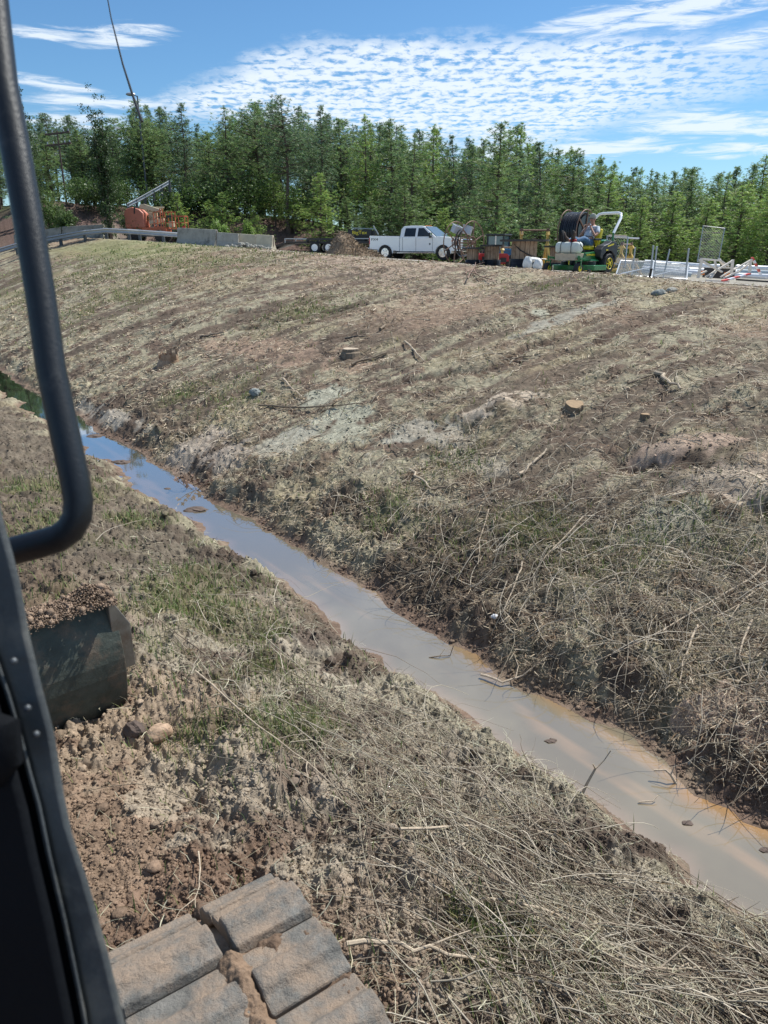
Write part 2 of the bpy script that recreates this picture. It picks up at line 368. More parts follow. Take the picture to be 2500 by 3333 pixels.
def H(X, Y, detail=True):
    X = np.asarray(X, float); Y = np.asarray(Y, float)
    s, d, e, z = base(X, Y)
    if not detail: return z
    r = np.hypot(X, Y); land = np.where(d > 0, ss(d, -.02, .2), ss(e, -.02, .15))
    nearf = ss(e, -.1, .3)
    yardf = ss(d, 12.5, 15); yf = (1-.92*yardf*(1-ss(Y, 59, 62)))
    bankf = np.exp(-((d-.5)/.9)**2)
    big = (fbm(X*.55, Y*.55, 11, 3)-.5)*.22
    mid = (fbm(X*2.3, Y*2.3, 31, 4, .55)-.5)*(.10+.16*bankf+.12*nearf)
    bil = np.abs(fbm(X*7, Y*7, 51, 4, .6)-.5)*2
    small = (bil-.25)*(.05+.11*bankf+.085*nearf)
    # mowing swaths and ruts that run up the slope
    sl = ss(d, .8, 2)*(1-yardf)
    swath = (fbm(s*2.2+d*.16, d*.25, 71, 3, .6)-.5)*.17*sl
    fine = (vn(X*30, Y*30, 91)-.5)*.022*(1-ss(r, 10, 25)) + (np.abs(fbm(X*22, Y*22, 95, 3, .6)-.5)-.1)*.075*nearf
    for (ax_, ay_, bx_, by_, rw_, rh_) in RUTS:
        ll = (bx_-ax_)**2+(by_-ay_)**2; tt = np.clip(((X-ax_)*(bx_-ax_)+(Y-ay_)*(by_-ay_))/ll, 0, 1); dd = np.hypot(X-ax_-tt*(bx_-ax_), Y-ay_-tt*(by_-ay_))
        fine = fine - 1.5*rh_*np.exp(-(dd/rw_)**2)*(.3+1.4*fbm(X*3, Y*3, 411, 2))
    p = 0
    for (px, py, ru, rv, an, c_, sm) in PATCH:
        ca, sa = math.cos(an), math.sin(an); a = ((X-px)*ca+(Y-py)*sa)/ru; b = (-(X-px)*sa+(Y-py)*ca)/rv
        p = np.maximum(p, sm*(1-ss(a*a+b*b, .4, 1)))
    for (mx_, my_, mr_, mh_) in MOUND: z = z + mh_*np.exp(-((X-mx_)**2+(Y-my_)**2)/mr_**2)*(.5+1.0*fbm(X*4, Y*4, 401, 3))
    z = z + land*yf*(big*ss(d, .5, 3) + (mid+small+fine)*(1-.75*p) + swath)
    return z
def hz(x, y, detail=True): return float(H(np.array([x]), np.array([y]), detail)[0])
def ground_hit(u, v, detail=False):                 # where the sight line through a photograph pixel meets the land
    d = ray(u, v); ts = np.exp(np.linspace(math.log(1.2), math.log(90), 1500))
    zz = CAMZ+d.z*ts - H(d.x*ts, d.y*ts, detail); k = np.argmax(zz < 0)
    if zz[k] >= 0: k = len(ts)-1
    t = ts[k]; return Vector((d.x*t, d.y*t, CAMZ+d.z*t))
PINK = (.44, .31, .25); CLAY = (.36, .335, .27); RED = (.30, .16, .11); DARK = (.06, .045, .036)
for (u, v, u2, v2, wid, c, sm) in [
        (1040, 1430, 1180, 1340, .5, (.4, .37, .29), .9), (830, 1480, 1010, 1400, .4, (.38, .34, .28), .8), (600, 1440, 760, 1500, .42, (.4, .32, .27), .6),
        (1540, 1370, 1740, 1300, .32, (.5, .39, .31), .6), (2200, 1560, 2500, 1650, .5, (.45, .35, .28), .7), (2080, 1480, 2420, 1480, .35, (.4, .28, .22), .5),
        (1240, 1440, 1480, 1400, .4, (.36, .32, .27), .55), (1720, 1080, 1980, 985, .22, (.3, .27, .23), .7), (1730, 1015, 1790, 1010, .2, CLAY, .6),
        (2060, 1740, 2330, 1700, .35, (.3, .27, .21), .5), (280, 1330, 400, 1390, .2, (.42, .35, .29), .7), (340, 1330, 470, 1400, .15, (.42, .35, .29), .7),
        (1010, 1285, 1110, 1290, .35, CLAY, .8), (230, 2500, 420, 3000, .45, (.26, .175, .125), .6), (2380, 2400, 2480, 2250, .3, PINK, .0),
        (420, 2250, 640, 2480, .4, (.33, .24, .175), .0), (560, 2500, 1000, 2750, .35, (.36, .285, .22), .0), (900, 800, 1250, 860, 2.2, (.34, .24, .19), .2),
        (1350, 1390, 1600, 1520, .3, (.32, .27, .22), .0), (1150, 1180, 700, 1120, .5, (.3, .2, .15), .0)]:
    a = ground_hit(u, v); b = ground_hit(u2, v2); c0 = (a+b)/2; dv = (b-a)
    PATCH.append((c0.x, c0.y, max(dv.xy.length/2*1.25, .15), wid*1.3, math.atan2(dv.y, dv.x), c, sm))
for (u, v, mr_, mh_) in [(1690, 1330, .6, .12), (1600, 1360, .5, .1), (1510, 1395, .2, -.2), (2430, 1300, .6, .2), (2350, 1640, .6, .14), (2060, 1500, .35, -.12), (2200, 1470, .5, .12), (1150, 1600, .4, .12), (560, 2300, .35, .1), (900, 2450, .4, .1), (800, 2700, .35, .08), (640, 2560, .18, -.1)]:
    g = ground_hit(u, v); MOUND.append((g.x, g.y, mr_, mh_))
for (u, v, u2, v2, rw_, rh_) in [(780, 1065, 1250, 985, .1, .09), (200, 985, 560, 870, .14, .12), (200, 930, 480, 880, .1, .08), (1000, 1060, 1400, 950, .08, .06), (1150, 985, 1500, 905, .1, .09), (1480, 1140, 1960, 960, .12, .08),
        (1560, 1210, 2040, 1010, .1, .07), (760, 1190, 1180, 1090, .08, .06), (430, 1090, 800, 1020, .1, .07), (1180, 1290, 1700, 1180, .1, .06), (1950, 1100, 2400, 960, .1, .06), (1700, 1330, 2200, 1150, .08, .05), (2050, 1500, 2480, 1560, .14, .12), (2180, 1620, 2500, 1700, .12, .1)]:
    a = ground_hit(u, v); b = ground_hit(u2, v2); RUTS.append((a.x, a.y, b.x, b.y, rw_, rh_))
GREEN = []
for (u, v, ru, rv) in [(560, 1980, .9, 1.0), (320, 1680, 1.2, 1.0), (480, 1850, .8, .8), (180, 1600, 1.2, 1.2), (850, 2150, .5, .6), (1000, 2400, .4, .4), (700, 1980, .5, .9), (900, 2080, .5, .5), (1000, 2150, .3, .3), (1500, 1480, .5, .6), (1700, 1720, .8, .5), (1850, 1720, .7, .5),
                       (300, 1000, 1.2, 3.0), (420, 960, 2, 3), (2000, 1800, .7, .5), (1300, 1660, .6, .5), (600, 1290, .6, .8), (750, 1300, .7, .8), (1000, 1010, 1.2, 1.2), (250, 900, 5, 5), (700, 850, 5, 4), (450, 830, 9, 6),
                       (650, 1750, .4, .4), (1700, 3130, .25, .2), (1500, 3000, .2, .15), (2200, 900, 2.5, .6), (1830, 930, 1, .5), (1260, 840, 1.5, 1.), (2350, 1720, .5, .5), (640, 2400, .2, .2)]:
    g = ground_hit(u, v); GREEN.append((g.x, g.y, ru, rv))
def green(X, Y):
    g = np.zeros_like(X)
    for (x, y, a, b) in GREEN: g = np.maximum(g, np.exp(-((X-x)/a)**2-((Y-y)/b)**2))
    return g*ss(fbm(X*1.7, Y*1.7, 13, 3), .35, .6)
def mixc(a, b, t): return a*(1-t[:, None]) + np.asarray(b)[None, :]*t[:, None]
def colour(X, Y):
    s, d, e, _ = base(X, Y)
    n1 = fbm(X*.8, Y*.8, 101, 4); n2 = fbm(X*3.5, Y*3.5, 111, 4, .6); n3 = fbm(s*2.0, d*.22, 121, 4, .6)
    c = np.tile(np.array([.29, .262, .185]), (len(X), 1))
    c = mixc(c, (.14, .1, .075), ss(n2, .45, .66)); c = mixc(c, (.29, .25, .155), ss(n1, .5, .75)*.7)
    c = mixc(c, (.11, .082, .062), ss(n3, .5, .64)*.9)
    c = mixc(c, (.3, .21, .15), ss(fbm(X*.45, Y*.45, 131, 3), .55, .72)*.5*ss(d, 4, 7))
    for (ax_, ay_, bx_, by_, rw_, rh_) in RUTS:
        ll = (bx_-ax_)**2+(by_-ay_)**2; tt = np.clip(((X-ax_)*(bx_-ax_)+(Y-ay_)*(by_-ay_))/ll, 0, 1); dd = np.hypot(X-ax_-tt*(bx_-ax_), Y-ay_-tt*(by_-ay_))
        c = mixc(c, (.1, .068, .05), np.exp(-(dd/rw_/1.2)**2)*ss(n2, .25, .45)*.95)
    # near bank, freshly dug
    nb = ss(e, .1, .7)
    cn = np.tile(np.array([.33, .285, .22]), (len(X), 1)); cn = mixc(cn, (.15, .115, .09), ss(n2, .42, .62)); cn = mixc(cn, (.38, .31, .235), ss(n1, .5, .7)*.7); cn = mixc(cn, (.185, .12, .083), ss(e, 1.8, 2.5)*.92); cn = mixc(cn, (.1, .08, .06), ss(s, 5., 7.5)*.8)
    c = c*(1-nb[:, None])+cn*nb[:, None]
    c = mixc(c, (.12, .11, .055), np.clip(green(X, Y), 0, 1)*.75)
    for (px, py, ru, rv, an, pc, sm) in PATCH:
        ca, sa = math.cos(an), math.sin(an); a = ((X-px)*ca+(Y-py)*sa)/ru; b = (-(X-px)*sa+(Y-py)*ca)/rv
        q = a*a+b*b + (n2-.5)*3.4+(n3-.5)*2.0; c = mixc(c, np.asarray(pc)*np.array([.95, 1.0, .98]), (1-ss(q, .55, 1.0))*.82)
    # wet mud at the water line and dark tops of the torn banks
    band = np.where(d > -.3, np.exp(-((d-.75)/.45)**2)*ss(n2, .3, .55), np.exp(-((e-.45)/.3)**2)*ss(n2, .4, .6)*.8)
    c = mixc(c, DARK, band*.4)
    wet = np.where(d > -.3, 1-ss(d, .02, .22), 1-ss(e, .02, .16)); c = mixc(c, (.17, .115, .085), wet*.8)
    # road dust and forest floor
    yd = ss(d, 12.5, 15)*(1-ss(Y, 58, 61)); c = mixc(c, (.3, .28, .24), yd*.8)
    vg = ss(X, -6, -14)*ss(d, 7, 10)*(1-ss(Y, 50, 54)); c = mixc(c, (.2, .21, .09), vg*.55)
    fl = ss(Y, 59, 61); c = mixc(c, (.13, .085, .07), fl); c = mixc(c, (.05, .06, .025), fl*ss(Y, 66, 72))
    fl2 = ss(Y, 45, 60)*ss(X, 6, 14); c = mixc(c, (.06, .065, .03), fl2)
    return c*(.85+.3*vn(X*25, Y*25, 141))[:, None]
# polar sheet: fine where the ground is near, coarse towards the horizon
azs = np.concatenate([np.linspace(-180, -44, 60, endpoint=False), np.linspace(-44, 44, 950, endpoint=False), np.linspace(44, 180, 60, endpoint=False)])*math.pi/180
rs = np.concatenate([np.exp(np.linspace(math.log(.5), math.log(62), 1250)), np.exp(np.linspace(math.log(63), math.log(6000), 70))])
A, RR = np.meshgrid(azs, rs); X = (np.sin(A)*RR).ravel(); Y = (np.cos(A)*RR).ravel(); nA = len(azs); nR = len(rs)
Z = H(X, Y); V = np.stack([X, Y, Z], 1)
ii, jj = np.meshgrid(np.arange(nR-1), np.arange(nA), indexing='ij'); j2 = (jj+1) % nA
F = np.stack([ii*nA+jj, (ii+1)*nA+jj, (ii+1)*nA+j2, ii*nA+j2], -1).reshape(-1, 4)
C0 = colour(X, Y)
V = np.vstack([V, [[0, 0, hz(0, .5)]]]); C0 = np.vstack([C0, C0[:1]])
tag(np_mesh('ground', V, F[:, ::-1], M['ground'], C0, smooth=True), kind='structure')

# water in the ditch
def water_mat():
    m = bpy.data.materials.new('ditch_water'); m.use_nodes = True; n = m.node_tree; b = n.nodes['Principled BSDF']
    N = n.nodes.new; L = n.links.new
    a = N('ShaderNodeAttribute'); a.attribute_name = 'col'; L(a.outputs['Color'], b.inputs['Base Color'])
    b.inputs['Roughness'].default_value = .02; b.inputs['IOR'].default_value = 1.33; b.inputs['Specular IOR Level'].default_value = 1.0
    t = N('ShaderNodeTexCoord'); z = N('ShaderNodeTexNoise'); z.inputs['Scale'].default_value = 3; z.inputs['Detail'].default_value = 3; L(t.outputs['Object'], z.inputs[0])
    bp = N('ShaderNodeBump'); bp.inputs['Strength'].default_value = .035; bp.inputs['Distance'].default_value = .01; L(z.outputs[0], bp.inputs['Height']); L(bp.outputs[0], b.inputs['Normal'])
    g = N('ShaderNodeBsdfGlossy'); g.inputs['Roughness'].default_value = .03; L(bp.outputs[0], g.inputs['Normal']); fr = N('ShaderNodeFresnel'); fr.inputs['IOR'].default_value = 1.4
    mu = N('ShaderNodeMath'); mu.operation = 'MULTIPLY'; mu.use_clamp = True; mu.inputs[1].default_value = 2.9; L(fr.outputs[0], mu.inputs[0])
    ms = N('ShaderNodeMixShader'); L(mu.outputs[0], ms.inputs[0]); L(b.outputs[0], ms.inputs[1]); L(g.outputs[0], ms.inputs[2]); L(ms.outputs[0], n.nodes['Material Output'].inputs[0])
    return m
ssv = np.linspace(-8, 45, 700); qq = np.linspace(2.6, 5.4, 60); SS, QQ = np.meshgrid(ssv, qq)
WX = (-.6*SS+.8*QQ).ravel(); WY = (.8*SS+.6*QQ).ravel(); _, wd, we = coords(WX, WY)
wn1 = fbm(WX*1.2, WY*1.2, 201, 3); wn2 = fbm(SS.ravel()*.9, QQ.ravel()*6, 211, 4)
wc = np.tile(np.array([.2, .17, .12]), (len(WX), 1)); wc = mixc(wc, (.33, .235, .15), ss(wn2, .52, .7)*.8)
wc = mixc(wc, (.34, .19, .08), ss(wd, -.26, -.02)*ss(wn1, .42, .62)*.85*(1-ss(SS.ravel(), 3, 7))); wc = mixc(wc, (.3, .22, .16), ss(we, -.2, 0)*.7)
ii, jj = np.meshgrid(np.arange(59), np.arange(699), indexing='ij')
F = np.stack([ii*700+jj, ii*700+jj+1, (ii+1)*700+jj+1, (ii+1)*700+jj], -1).reshape(-1, 4)
tag(np_mesh('water', np.stack([WX, WY, np.full(len(WX), WATER)], 1), F[:, ::-1], water_mat(), wc, smooth=True), kind='structure')

# road behind the rim
def sheet(name, pts_fn, nu, nv, m, lift):
    V = []; 
    for i in range(nu+1):
        for j in range(nv+1): x, y = pts_fn(i/nu, j/nv); V.append((x, y))
    V = np.array(V); z = yard(V[:, 0], V[:, 1])+lift
    ii, jj = np.meshgrid(np.arange(nu), np.arange(nv), indexing='ij')
    F = np.stack([ii*(nv+1)+jj, (ii+1)*(nv+1)+jj, (ii+1)*(nv+1)+jj+1, ii*(nv+1)+jj+1], -1).reshape(-1, 4)
    return tag(np_mesh(name, np.column_stack([V, z]), F[:, ::-1], m, smooth=True), kind='structure')
def road_pts(a, b):
    s0 = -10+a*95; dd = 15.0 + b*10; q = dd+4.4
    x, y = -.6*s0+.8*q, .8*s0+.6*q
    return x, min(y, 58.5)
sheet('road', road_pts, 120, 12, M['road'], .012)

# ------------------------------------------------------------------ litter: countless straw, clods, grass, twigs
def place(n, r0, r1, k=0., a=40):
    az_ = RNG.uniform(-a, a, n)*math.pi/180; u = RNG.random(n)
    r = np.exp(math.log(r0)+(math.log(r1)-math.log(r0))*u**(1/(1+k))); return np.sin(az_)*r, np.cos(az_)*r, r
PAL = np.array([(.68, .6, .46), (.6, .5, .36), (.5, .43, .31), (.42, .35, .25), (.34, .28, .21), (.24, .19, .14), (.16, .12, .09), (.4, .37, .3), (.3, .2, .12), (.55, .49, .38)])
def straw(name, n, r0, r1, lmin, lmax, wmin, k, cond, lift, up=.25, pal=PAL, matn='straw', label=None, wk=.0006, bright=1):
    X, Y, r = place(n, r0, r1, k); keep = cond(X, Y); X = X[keep]; Y = Y[keep]; r = r[keep]; n = len(X)
    z = H(X, Y)+RNG.uniform(.0, lift, n); th = RNG.uniform(0, 2*math.pi, n); L = RNG.uniform(lmin, lmax, n)*(.6+.4*RNG.random(n)); ph = RNG.normal(0, up, n)
    dx = np.cos(th)*np.cos(ph)*L/2; dy = np.sin(th)*np.cos(ph)*L/2; dz = np.sin(ph)*L/2
    w_ = np.maximum(wmin, wk*r)*RNG.uniform(.4, 1.5, n)/2; px = -np.sin(th)*w_; py = np.cos(th)*w_; pz = w_*RNG.uniform(-.8, .8, n)
    bend = L*RNG.normal(0, .12, n); lx = -np.sin(th)*bend; ly = np.cos(th)*bend; lz = np.abs(bend)*.6
    P = np.zeros((n, 6, 3)); c = np.stack([X, Y, z], 1); dv = np.stack([dx, dy, dz], 1); pv = np.stack([px, py, pz], 1); bv = np.stack([lx, ly, lz], 1)
    P[:, 0] = c-dv-pv*.6; P[:, 1] = c-dv+pv*.6; P[:, 2] = c+bv-pv; P[:, 3] = c+bv+pv; P[:, 4] = c+dv-pv*.4; P[:, 5] = c+dv+pv*.4
    b0 = np.arange(n)[:, None]*6; F = np.concatenate([b0+np.array([[0, 2, 3, 1]]), b0+np.array([[2, 4, 5, 3]])])
    pc = pal[RNG.integers(0, len(pal), n)]*RNG.uniform(.75, 1.15, (n, 1))*bright
    o = np_mesh(name, P.reshape(-1, 3), F, M[matn], np.repeat(pc, 6, 0)); tag(o, label, name.replace('_', ' '), kind='stuff'); return o
def patchmask(X, Y, only_smooth=.5):
    p = np.zeros_like(X)
    for (px, py, ru, rv, an, c_, sm) in PATCH:
        if sm < only_smooth: continue
        ca, sa = math.cos(an), math.sin(an); a = ((X-px)*ca+(Y-py)*sa)/ru; b = (-(X-px)*sa+(Y-py)*ca)/rv
        p = np.maximum(p, 1-ss(a*a+b*b, .5, 1.1))
    return p
def rutmask(X, Y):
    q = np.zeros_like(X)
    for (ax_, ay_, bx_, by_, rw_, rh_) in RUTS:
        ll = (bx_-ax_)**2+(by_-ay_)**2; tt = np.clip(((X-ax_)*(bx_-ax_)+(Y-ay_)*(by_-ay_))/ll, 0, 1); q = np.maximum(q, np.exp(-(np.hypot(X-ax_-tt*(bx_-ax_), Y-ay_-tt*(by_-ay_))/rw_)**2))
    return q
def on_slope(X, Y):
    s, d, e = coords(X, Y); return (RNG.random(len(X)) > .85*rutmask(X, Y)) & (RNG.random(len(X)) > .75*ss(fbm(s*2.0, d*.22, 121, 4, .6), .5, .64)) & (d > .12) & (d < 14.5) & (Y < 52) & (RNG.random(len(X)) > .96*patchmask(X, Y)) & (RNG.random(len(X)) < .25+1.2*ss(fbm(X*1.3, Y*1.3, 303, 3), .3, .6))
def on_near(X, Y):
    s, d, e = coords(X, Y); cl = ss(fbm(X*2.2+5, Y*2.2, 313, 4, .6), .44, .58)
    brush = np.exp(-((e-1.0)/.75)**2)
    return (e > .1) & (RNG.random(len(X)) < (.08+.9*brush*cl)*(1-.8*ss(s, 4.5, 8))) & (RNG.random(len(X)) > .8*patchmask(X, Y, -1)) & (e < 4)
straw('mown_straw', 270000, 4.5, 40, .05, .22, .004, .35, on_slope, .05, bright=np.array([.9, .86, .83]), label='countless mown straw and wood shreds covering the far slope')
straw('dry_stalks', 120000, 1.6, 25, .05, .24, .003, -.1, on_near, .07, up=.3, bright=np.array([.7, .74, .7]), label='countless dry stalks heaped on the near bank')
# clods
t_ = (1+5**.5)/2
ico = np.array([(-1, t_, 0), (1, t_, 0), (-1, -t_, 0), (1, -t_, 0), (0, -1, t_), (0, 1, t_), (0, -1, -t_), (0, 1, -t_), (t_, 0, -1), (t_, 0, 1), (-t_, 0, -1), (-t_, 0, 1)])/1.902
icf = np.array([(0, 11, 5), (0, 5, 1), (0, 1, 7), (0, 7, 10), (0, 10, 11), (1, 5, 9), (5, 11, 4), (11, 10, 2), (10, 7, 6), (7, 1, 8), (3, 9, 4), (3, 4, 2), (3, 2, 6), (3, 6, 8), (3, 8, 9), (4, 9, 5), (2, 4, 11), (6, 2, 10), (8, 6, 7), (9, 8, 1)])
def subdiv(v, f):
    v = [tuple(x) for x in v]; cache = {}; nf = []
    def mid(a, b):
        k = (min(a, b), max(a, b))
        if k not in cache:
            m = (np.array(v[a])+np.array(v[b]))/2; m = m/np.linalg.norm(m); v.append(tuple(m)); cache[k] = len(v)-1
        return cache[k]
    for a, b, c in f:
        x, y, z = mid(a, b), mid(b, c), mid(c, a); nf += [(a, x, z), (b, y, x), (c, z, y), (x, y, z)]
    return np.array(v), np.array(nf)
ico2, icf2 = subdiv(ico, icf)
ico3, icf3 = subdiv(ico2, icf2)
def lump(n, bv):
    o = RNG.uniform(0, 50, (n, 1)); x = bv[None, :, 0]*1.6+o; y = bv[None, :, 1]*1.6+bv[None, :, 2]*1.1+o*.7; z = bv[None, :, 2]*1.6+o*.3
    return (.6+.5*fbm(x, y, 3, 3, .6)+.6*np.abs(fbm(x*2+z, z*2-y, 9, 3, .7)-.5)*2)[..., None]*np.ones((1, 1, 1))
def clods(name, n, r0, r1, smin, smax, k, cond, label, sub=False, bright=1):
    X, Y, r = place(n, r0, r1, k); keep = cond(X, Y); X = X[keep]; Y = Y[keep]; r = r[keep]; n = len(X)
    bv, bf = (ico3, icf3) if sub else (ico, icf); m = len(bv)
    sz = smin*(smax/smin)**(RNG.random(n)**2.2)*(1+.04*r); P = bv[None]*(lump(n, bv) if sub else 1+RNG.normal(0, .25, (n, m, 1)))*sz[:, None, None]*RNG.uniform(.6, 1.2, (n, 1, 3))
    P[..., 2] *= .75; P += np.stack([X, Y, H(X, Y)+sz*.25], 1)[:, None, :]
    F = (np.arange(n)[:, None, None]*m+bf[None]).reshape(-1, 3)
    c = colour(X, Y)*RNG.uniform(.75, 1.3, (n, 1))*bright
    o = np_mesh(name, P.reshape(-1, 3), F, M['clod'], np.repeat(c, m, 0)); tag(o, label, 'soil', kind='stuff'); return o
def near_any(X, Y): s, d, e = coords(X, Y); return (e > .03) & (e < 5)
def far_bank(X, Y):
    s, d, e = coords(X, Y); pm = patchmask(X, Y, -1)*(Y < 14); return (d > .0) & (d < 13) & (RNG.random(len(X)) < np.maximum(np.exp(-(d/.9)**2), .3*pm)+.03)
clods('soil_crumbs', 200000, 1.3, 20, .003, .012, -.1, near_any, 'countless crumbs of pale dug soil on the near bank')
clods('soil_clods', 2600, 1.3, 20, .01, .036, -.1, near_any, 'many larger lumps of dug soil on the near bank', sub=True)
clods('bank_clods', 150000, 4, 22, .004, .02, .2, far_bank, 'countless dark lumps of torn soil along the far water edge')
# grass blades
GP = np.array([(.13, .2, .05), (.17, .23, .07), (.2, .22, .08), (.1, .16, .045), (.3, .28, .13)])
def greencond(th, base_p=0):
    def f(X, Y):
        s, d, e = coords(X, Y); g = green(X, Y); return ((d > .4) | (e > .3)) & (RNG.random(len(X)) < g*th+base_p) & (d < 14.8)
    return f
def blades(name, n, r0, r1, hmin, hmax, k, cond, label, wk=.0006):
    X, Y, r = place(n, r0, r1, k); keep = cond(X, Y); X = X[keep]; Y = Y[keep]; r = r[keep]; n = len(X)
    cl = RNG.normal(0, .03, (n, 2)); z = H(X, Y); th = RNG.uniform(0, 2*math.pi, n); h = RNG.uniform(hmin, hmax, n); ln = RNG.uniform(.15, .9, n)*h
    wv = np.maximum(.003, wk*r)*RNG.uniform(.6, 1.3, n); px = -np.sin(th)*wv; py = np.cos(th)*wv
    P = np.zeros((n, 5, 3)); b = np.stack([X, Y, z], 1); pv = np.stack([px, py, px*0], 1)
    md = np.stack([np.cos(th)*ln*.35, np.sin(th)*ln*.35, h*.65], 1); tp = np.stack([np.cos(th)*ln, np.sin(th)*ln, h], 1)
    P[:, 0] = b-pv; P[:, 1] = b+pv; P[:, 2] = b+md-pv*.7; P[:, 3] = b+md+pv*.7; P[:, 4] = b+tp
    i0 = np.arange(n)[:, None]*5; F = np.concatenate([i0+np.array([[0, 1, 3]]), i0+np.array([[0, 3, 2]]), i0+np.array([[2, 3, 4]])])
    pc = GP[RNG.integers(0, len(GP), n)]*RNG.uniform(.8, 1.3, (n, 1))
    tag(np_mesh(name, P.reshape(-1, 3), F, M['grass'], np.repeat(pc, 5, 0)), label, 'grass', kind='stuff')
blades('grass', 260000, 2, 50, .03, .11, .1, greencond(.9, .012), 'thin green grass growing in patches on both banks')
# twigs as bent tubes
def twigs(name, n, r0, r1, lmin, lmax, rad, k, cond, label, mat_='straw', bias=None, arch=.1, pal=PAL):
    X, Y, r = place(n, r0, r1, k); keep = cond(X, Y); X = X[keep]; Y = Y[keep]; r = r[keep]; n = len(X); ns = 7
    L = RNG.uniform(lmin, lmax, n); th = RNG.uniform(0, 2*math.pi, n) if bias is None else bias+RNG.normal(0, .5, n)+(RNG.random(n) < .5)*math.pi
    cur = RNG.normal(0, .09, n); P = np.zeros((n, ns, 3)); p = np.stack([X, Y], 1).astype(float)
    for i in range(ns):
        P[:, i, :2] = p; step = L/(ns-1); th = th+cur+RNG.normal(0, .12, n); p = p+np.stack([np.cos(th), np.sin(th)], 1)*step[:, None]
    zz = H(P[..., 0].ravel(), P[..., 1].ravel(), True).reshape(n, ns); zz = np.maximum(zz, WATER+.01)
    zm = np.maximum.accumulate(zz, 1)*.4+zz*.6; lift = RNG.uniform(.005, arch, (n, 1))*np.sin(np.linspace(0, math.pi, ns))[None]**1 + RNG.uniform(0, arch*.5, (n, 1))
    zsm = zm.copy(); zsm[:, 1:-1] = (zm[:, :-2]+zm[:, 1:-1]+zm[:, 2:])/3; P[..., 2] = zsm+lift
    T = np.gradient(P, axis=1); T /= np.linalg.norm(T, axis=2, keepdims=True)+1e-9; U = np.cross(T, [0, 0, 1.]); U /= np.linalg.norm(U, axis=2, keepdims=True)+1e-9; W_ = np.cross(U, T)
    rd = np.maximum(rad, .0004*r)*RNG.uniform(.5, 1.5, n); taper = np.linspace(1.1, .35, ns); V = []
    for q in range(3):
        a = q*2*math.pi/3; V.append(P+(U*math.cos(a)+W_*math.sin(a))*(rd[:, None]*taper[None])[..., None])
    V = np.stack(V, 2).reshape(n, ns*3, 3); fs = []
    for i in range(ns-1):
        for q in range(3): fs.append((i*3+q, i*3+(q+1) % 3, (i+1)*3+(q+1) % 3, (i+1)*3+q))
    F = (np.arange(n)[:, None, None]*ns*3+np.array(fs)[None]).reshape(-1, 4); pc = pal[RNG.integers(0, len(pal), n)]*RNG.uniform(.7, 1.1, (n, 1))
    tag(np_mesh(name, V.reshape(-1, 3), F, M[mat_], np.repeat(pc, ns*3, 0)), label, 'twigs', kind='stuff')
def near_brush(X, Y):
    s, d, e = coords(X, Y); return (e > .25) & (e < 2.4) & (RNG.random(len(X)) < np.exp(-((e-1.1)/.6)**2)*(.25+.75*ss(Y*-1, -6, -2.5)))
def far_brush(X, Y):
    s, d, e = coords(X, Y); return (d > .25) & (d < 5) & (RNG.random(len(X)) < np.exp(-((d-1.6)/1.3)**2)*ss(-s, -9, -4)+.06)
def slope_all(X, Y): s, d, e = coords(X, Y); return (d > .5) & (d < 14) & (RNG.random(len(X)) < .5)
TP = np.array([(.55, .48, .38), (.47, .41, .32), (.36, .31, .23), (.27, .22, .16), (.2, .155, .115), (.42, .37, .29), (.15, .11, .08)])
twigs('brush_twigs', 8500, 1.6, 9, .2, 1.0, .0032, -.1, near_brush, 'tangle of thin cut stems lying along the near bank', bias=2.35, arch=.1, pal=TP*.9)
twigs('far_bank_twigs', 12000, 4, 14, .2, .9, .0035, 0, far_brush, 'tangle of thin grey stems on the far bank above the water', arch=.14, pal=TP*.95)
twigs('slope_sticks', 7000, 6, 32, .12, .6, .005, .2, slope_all, 'scattered short sticks strewn over the mown slope', arch=.04, pal=TP)
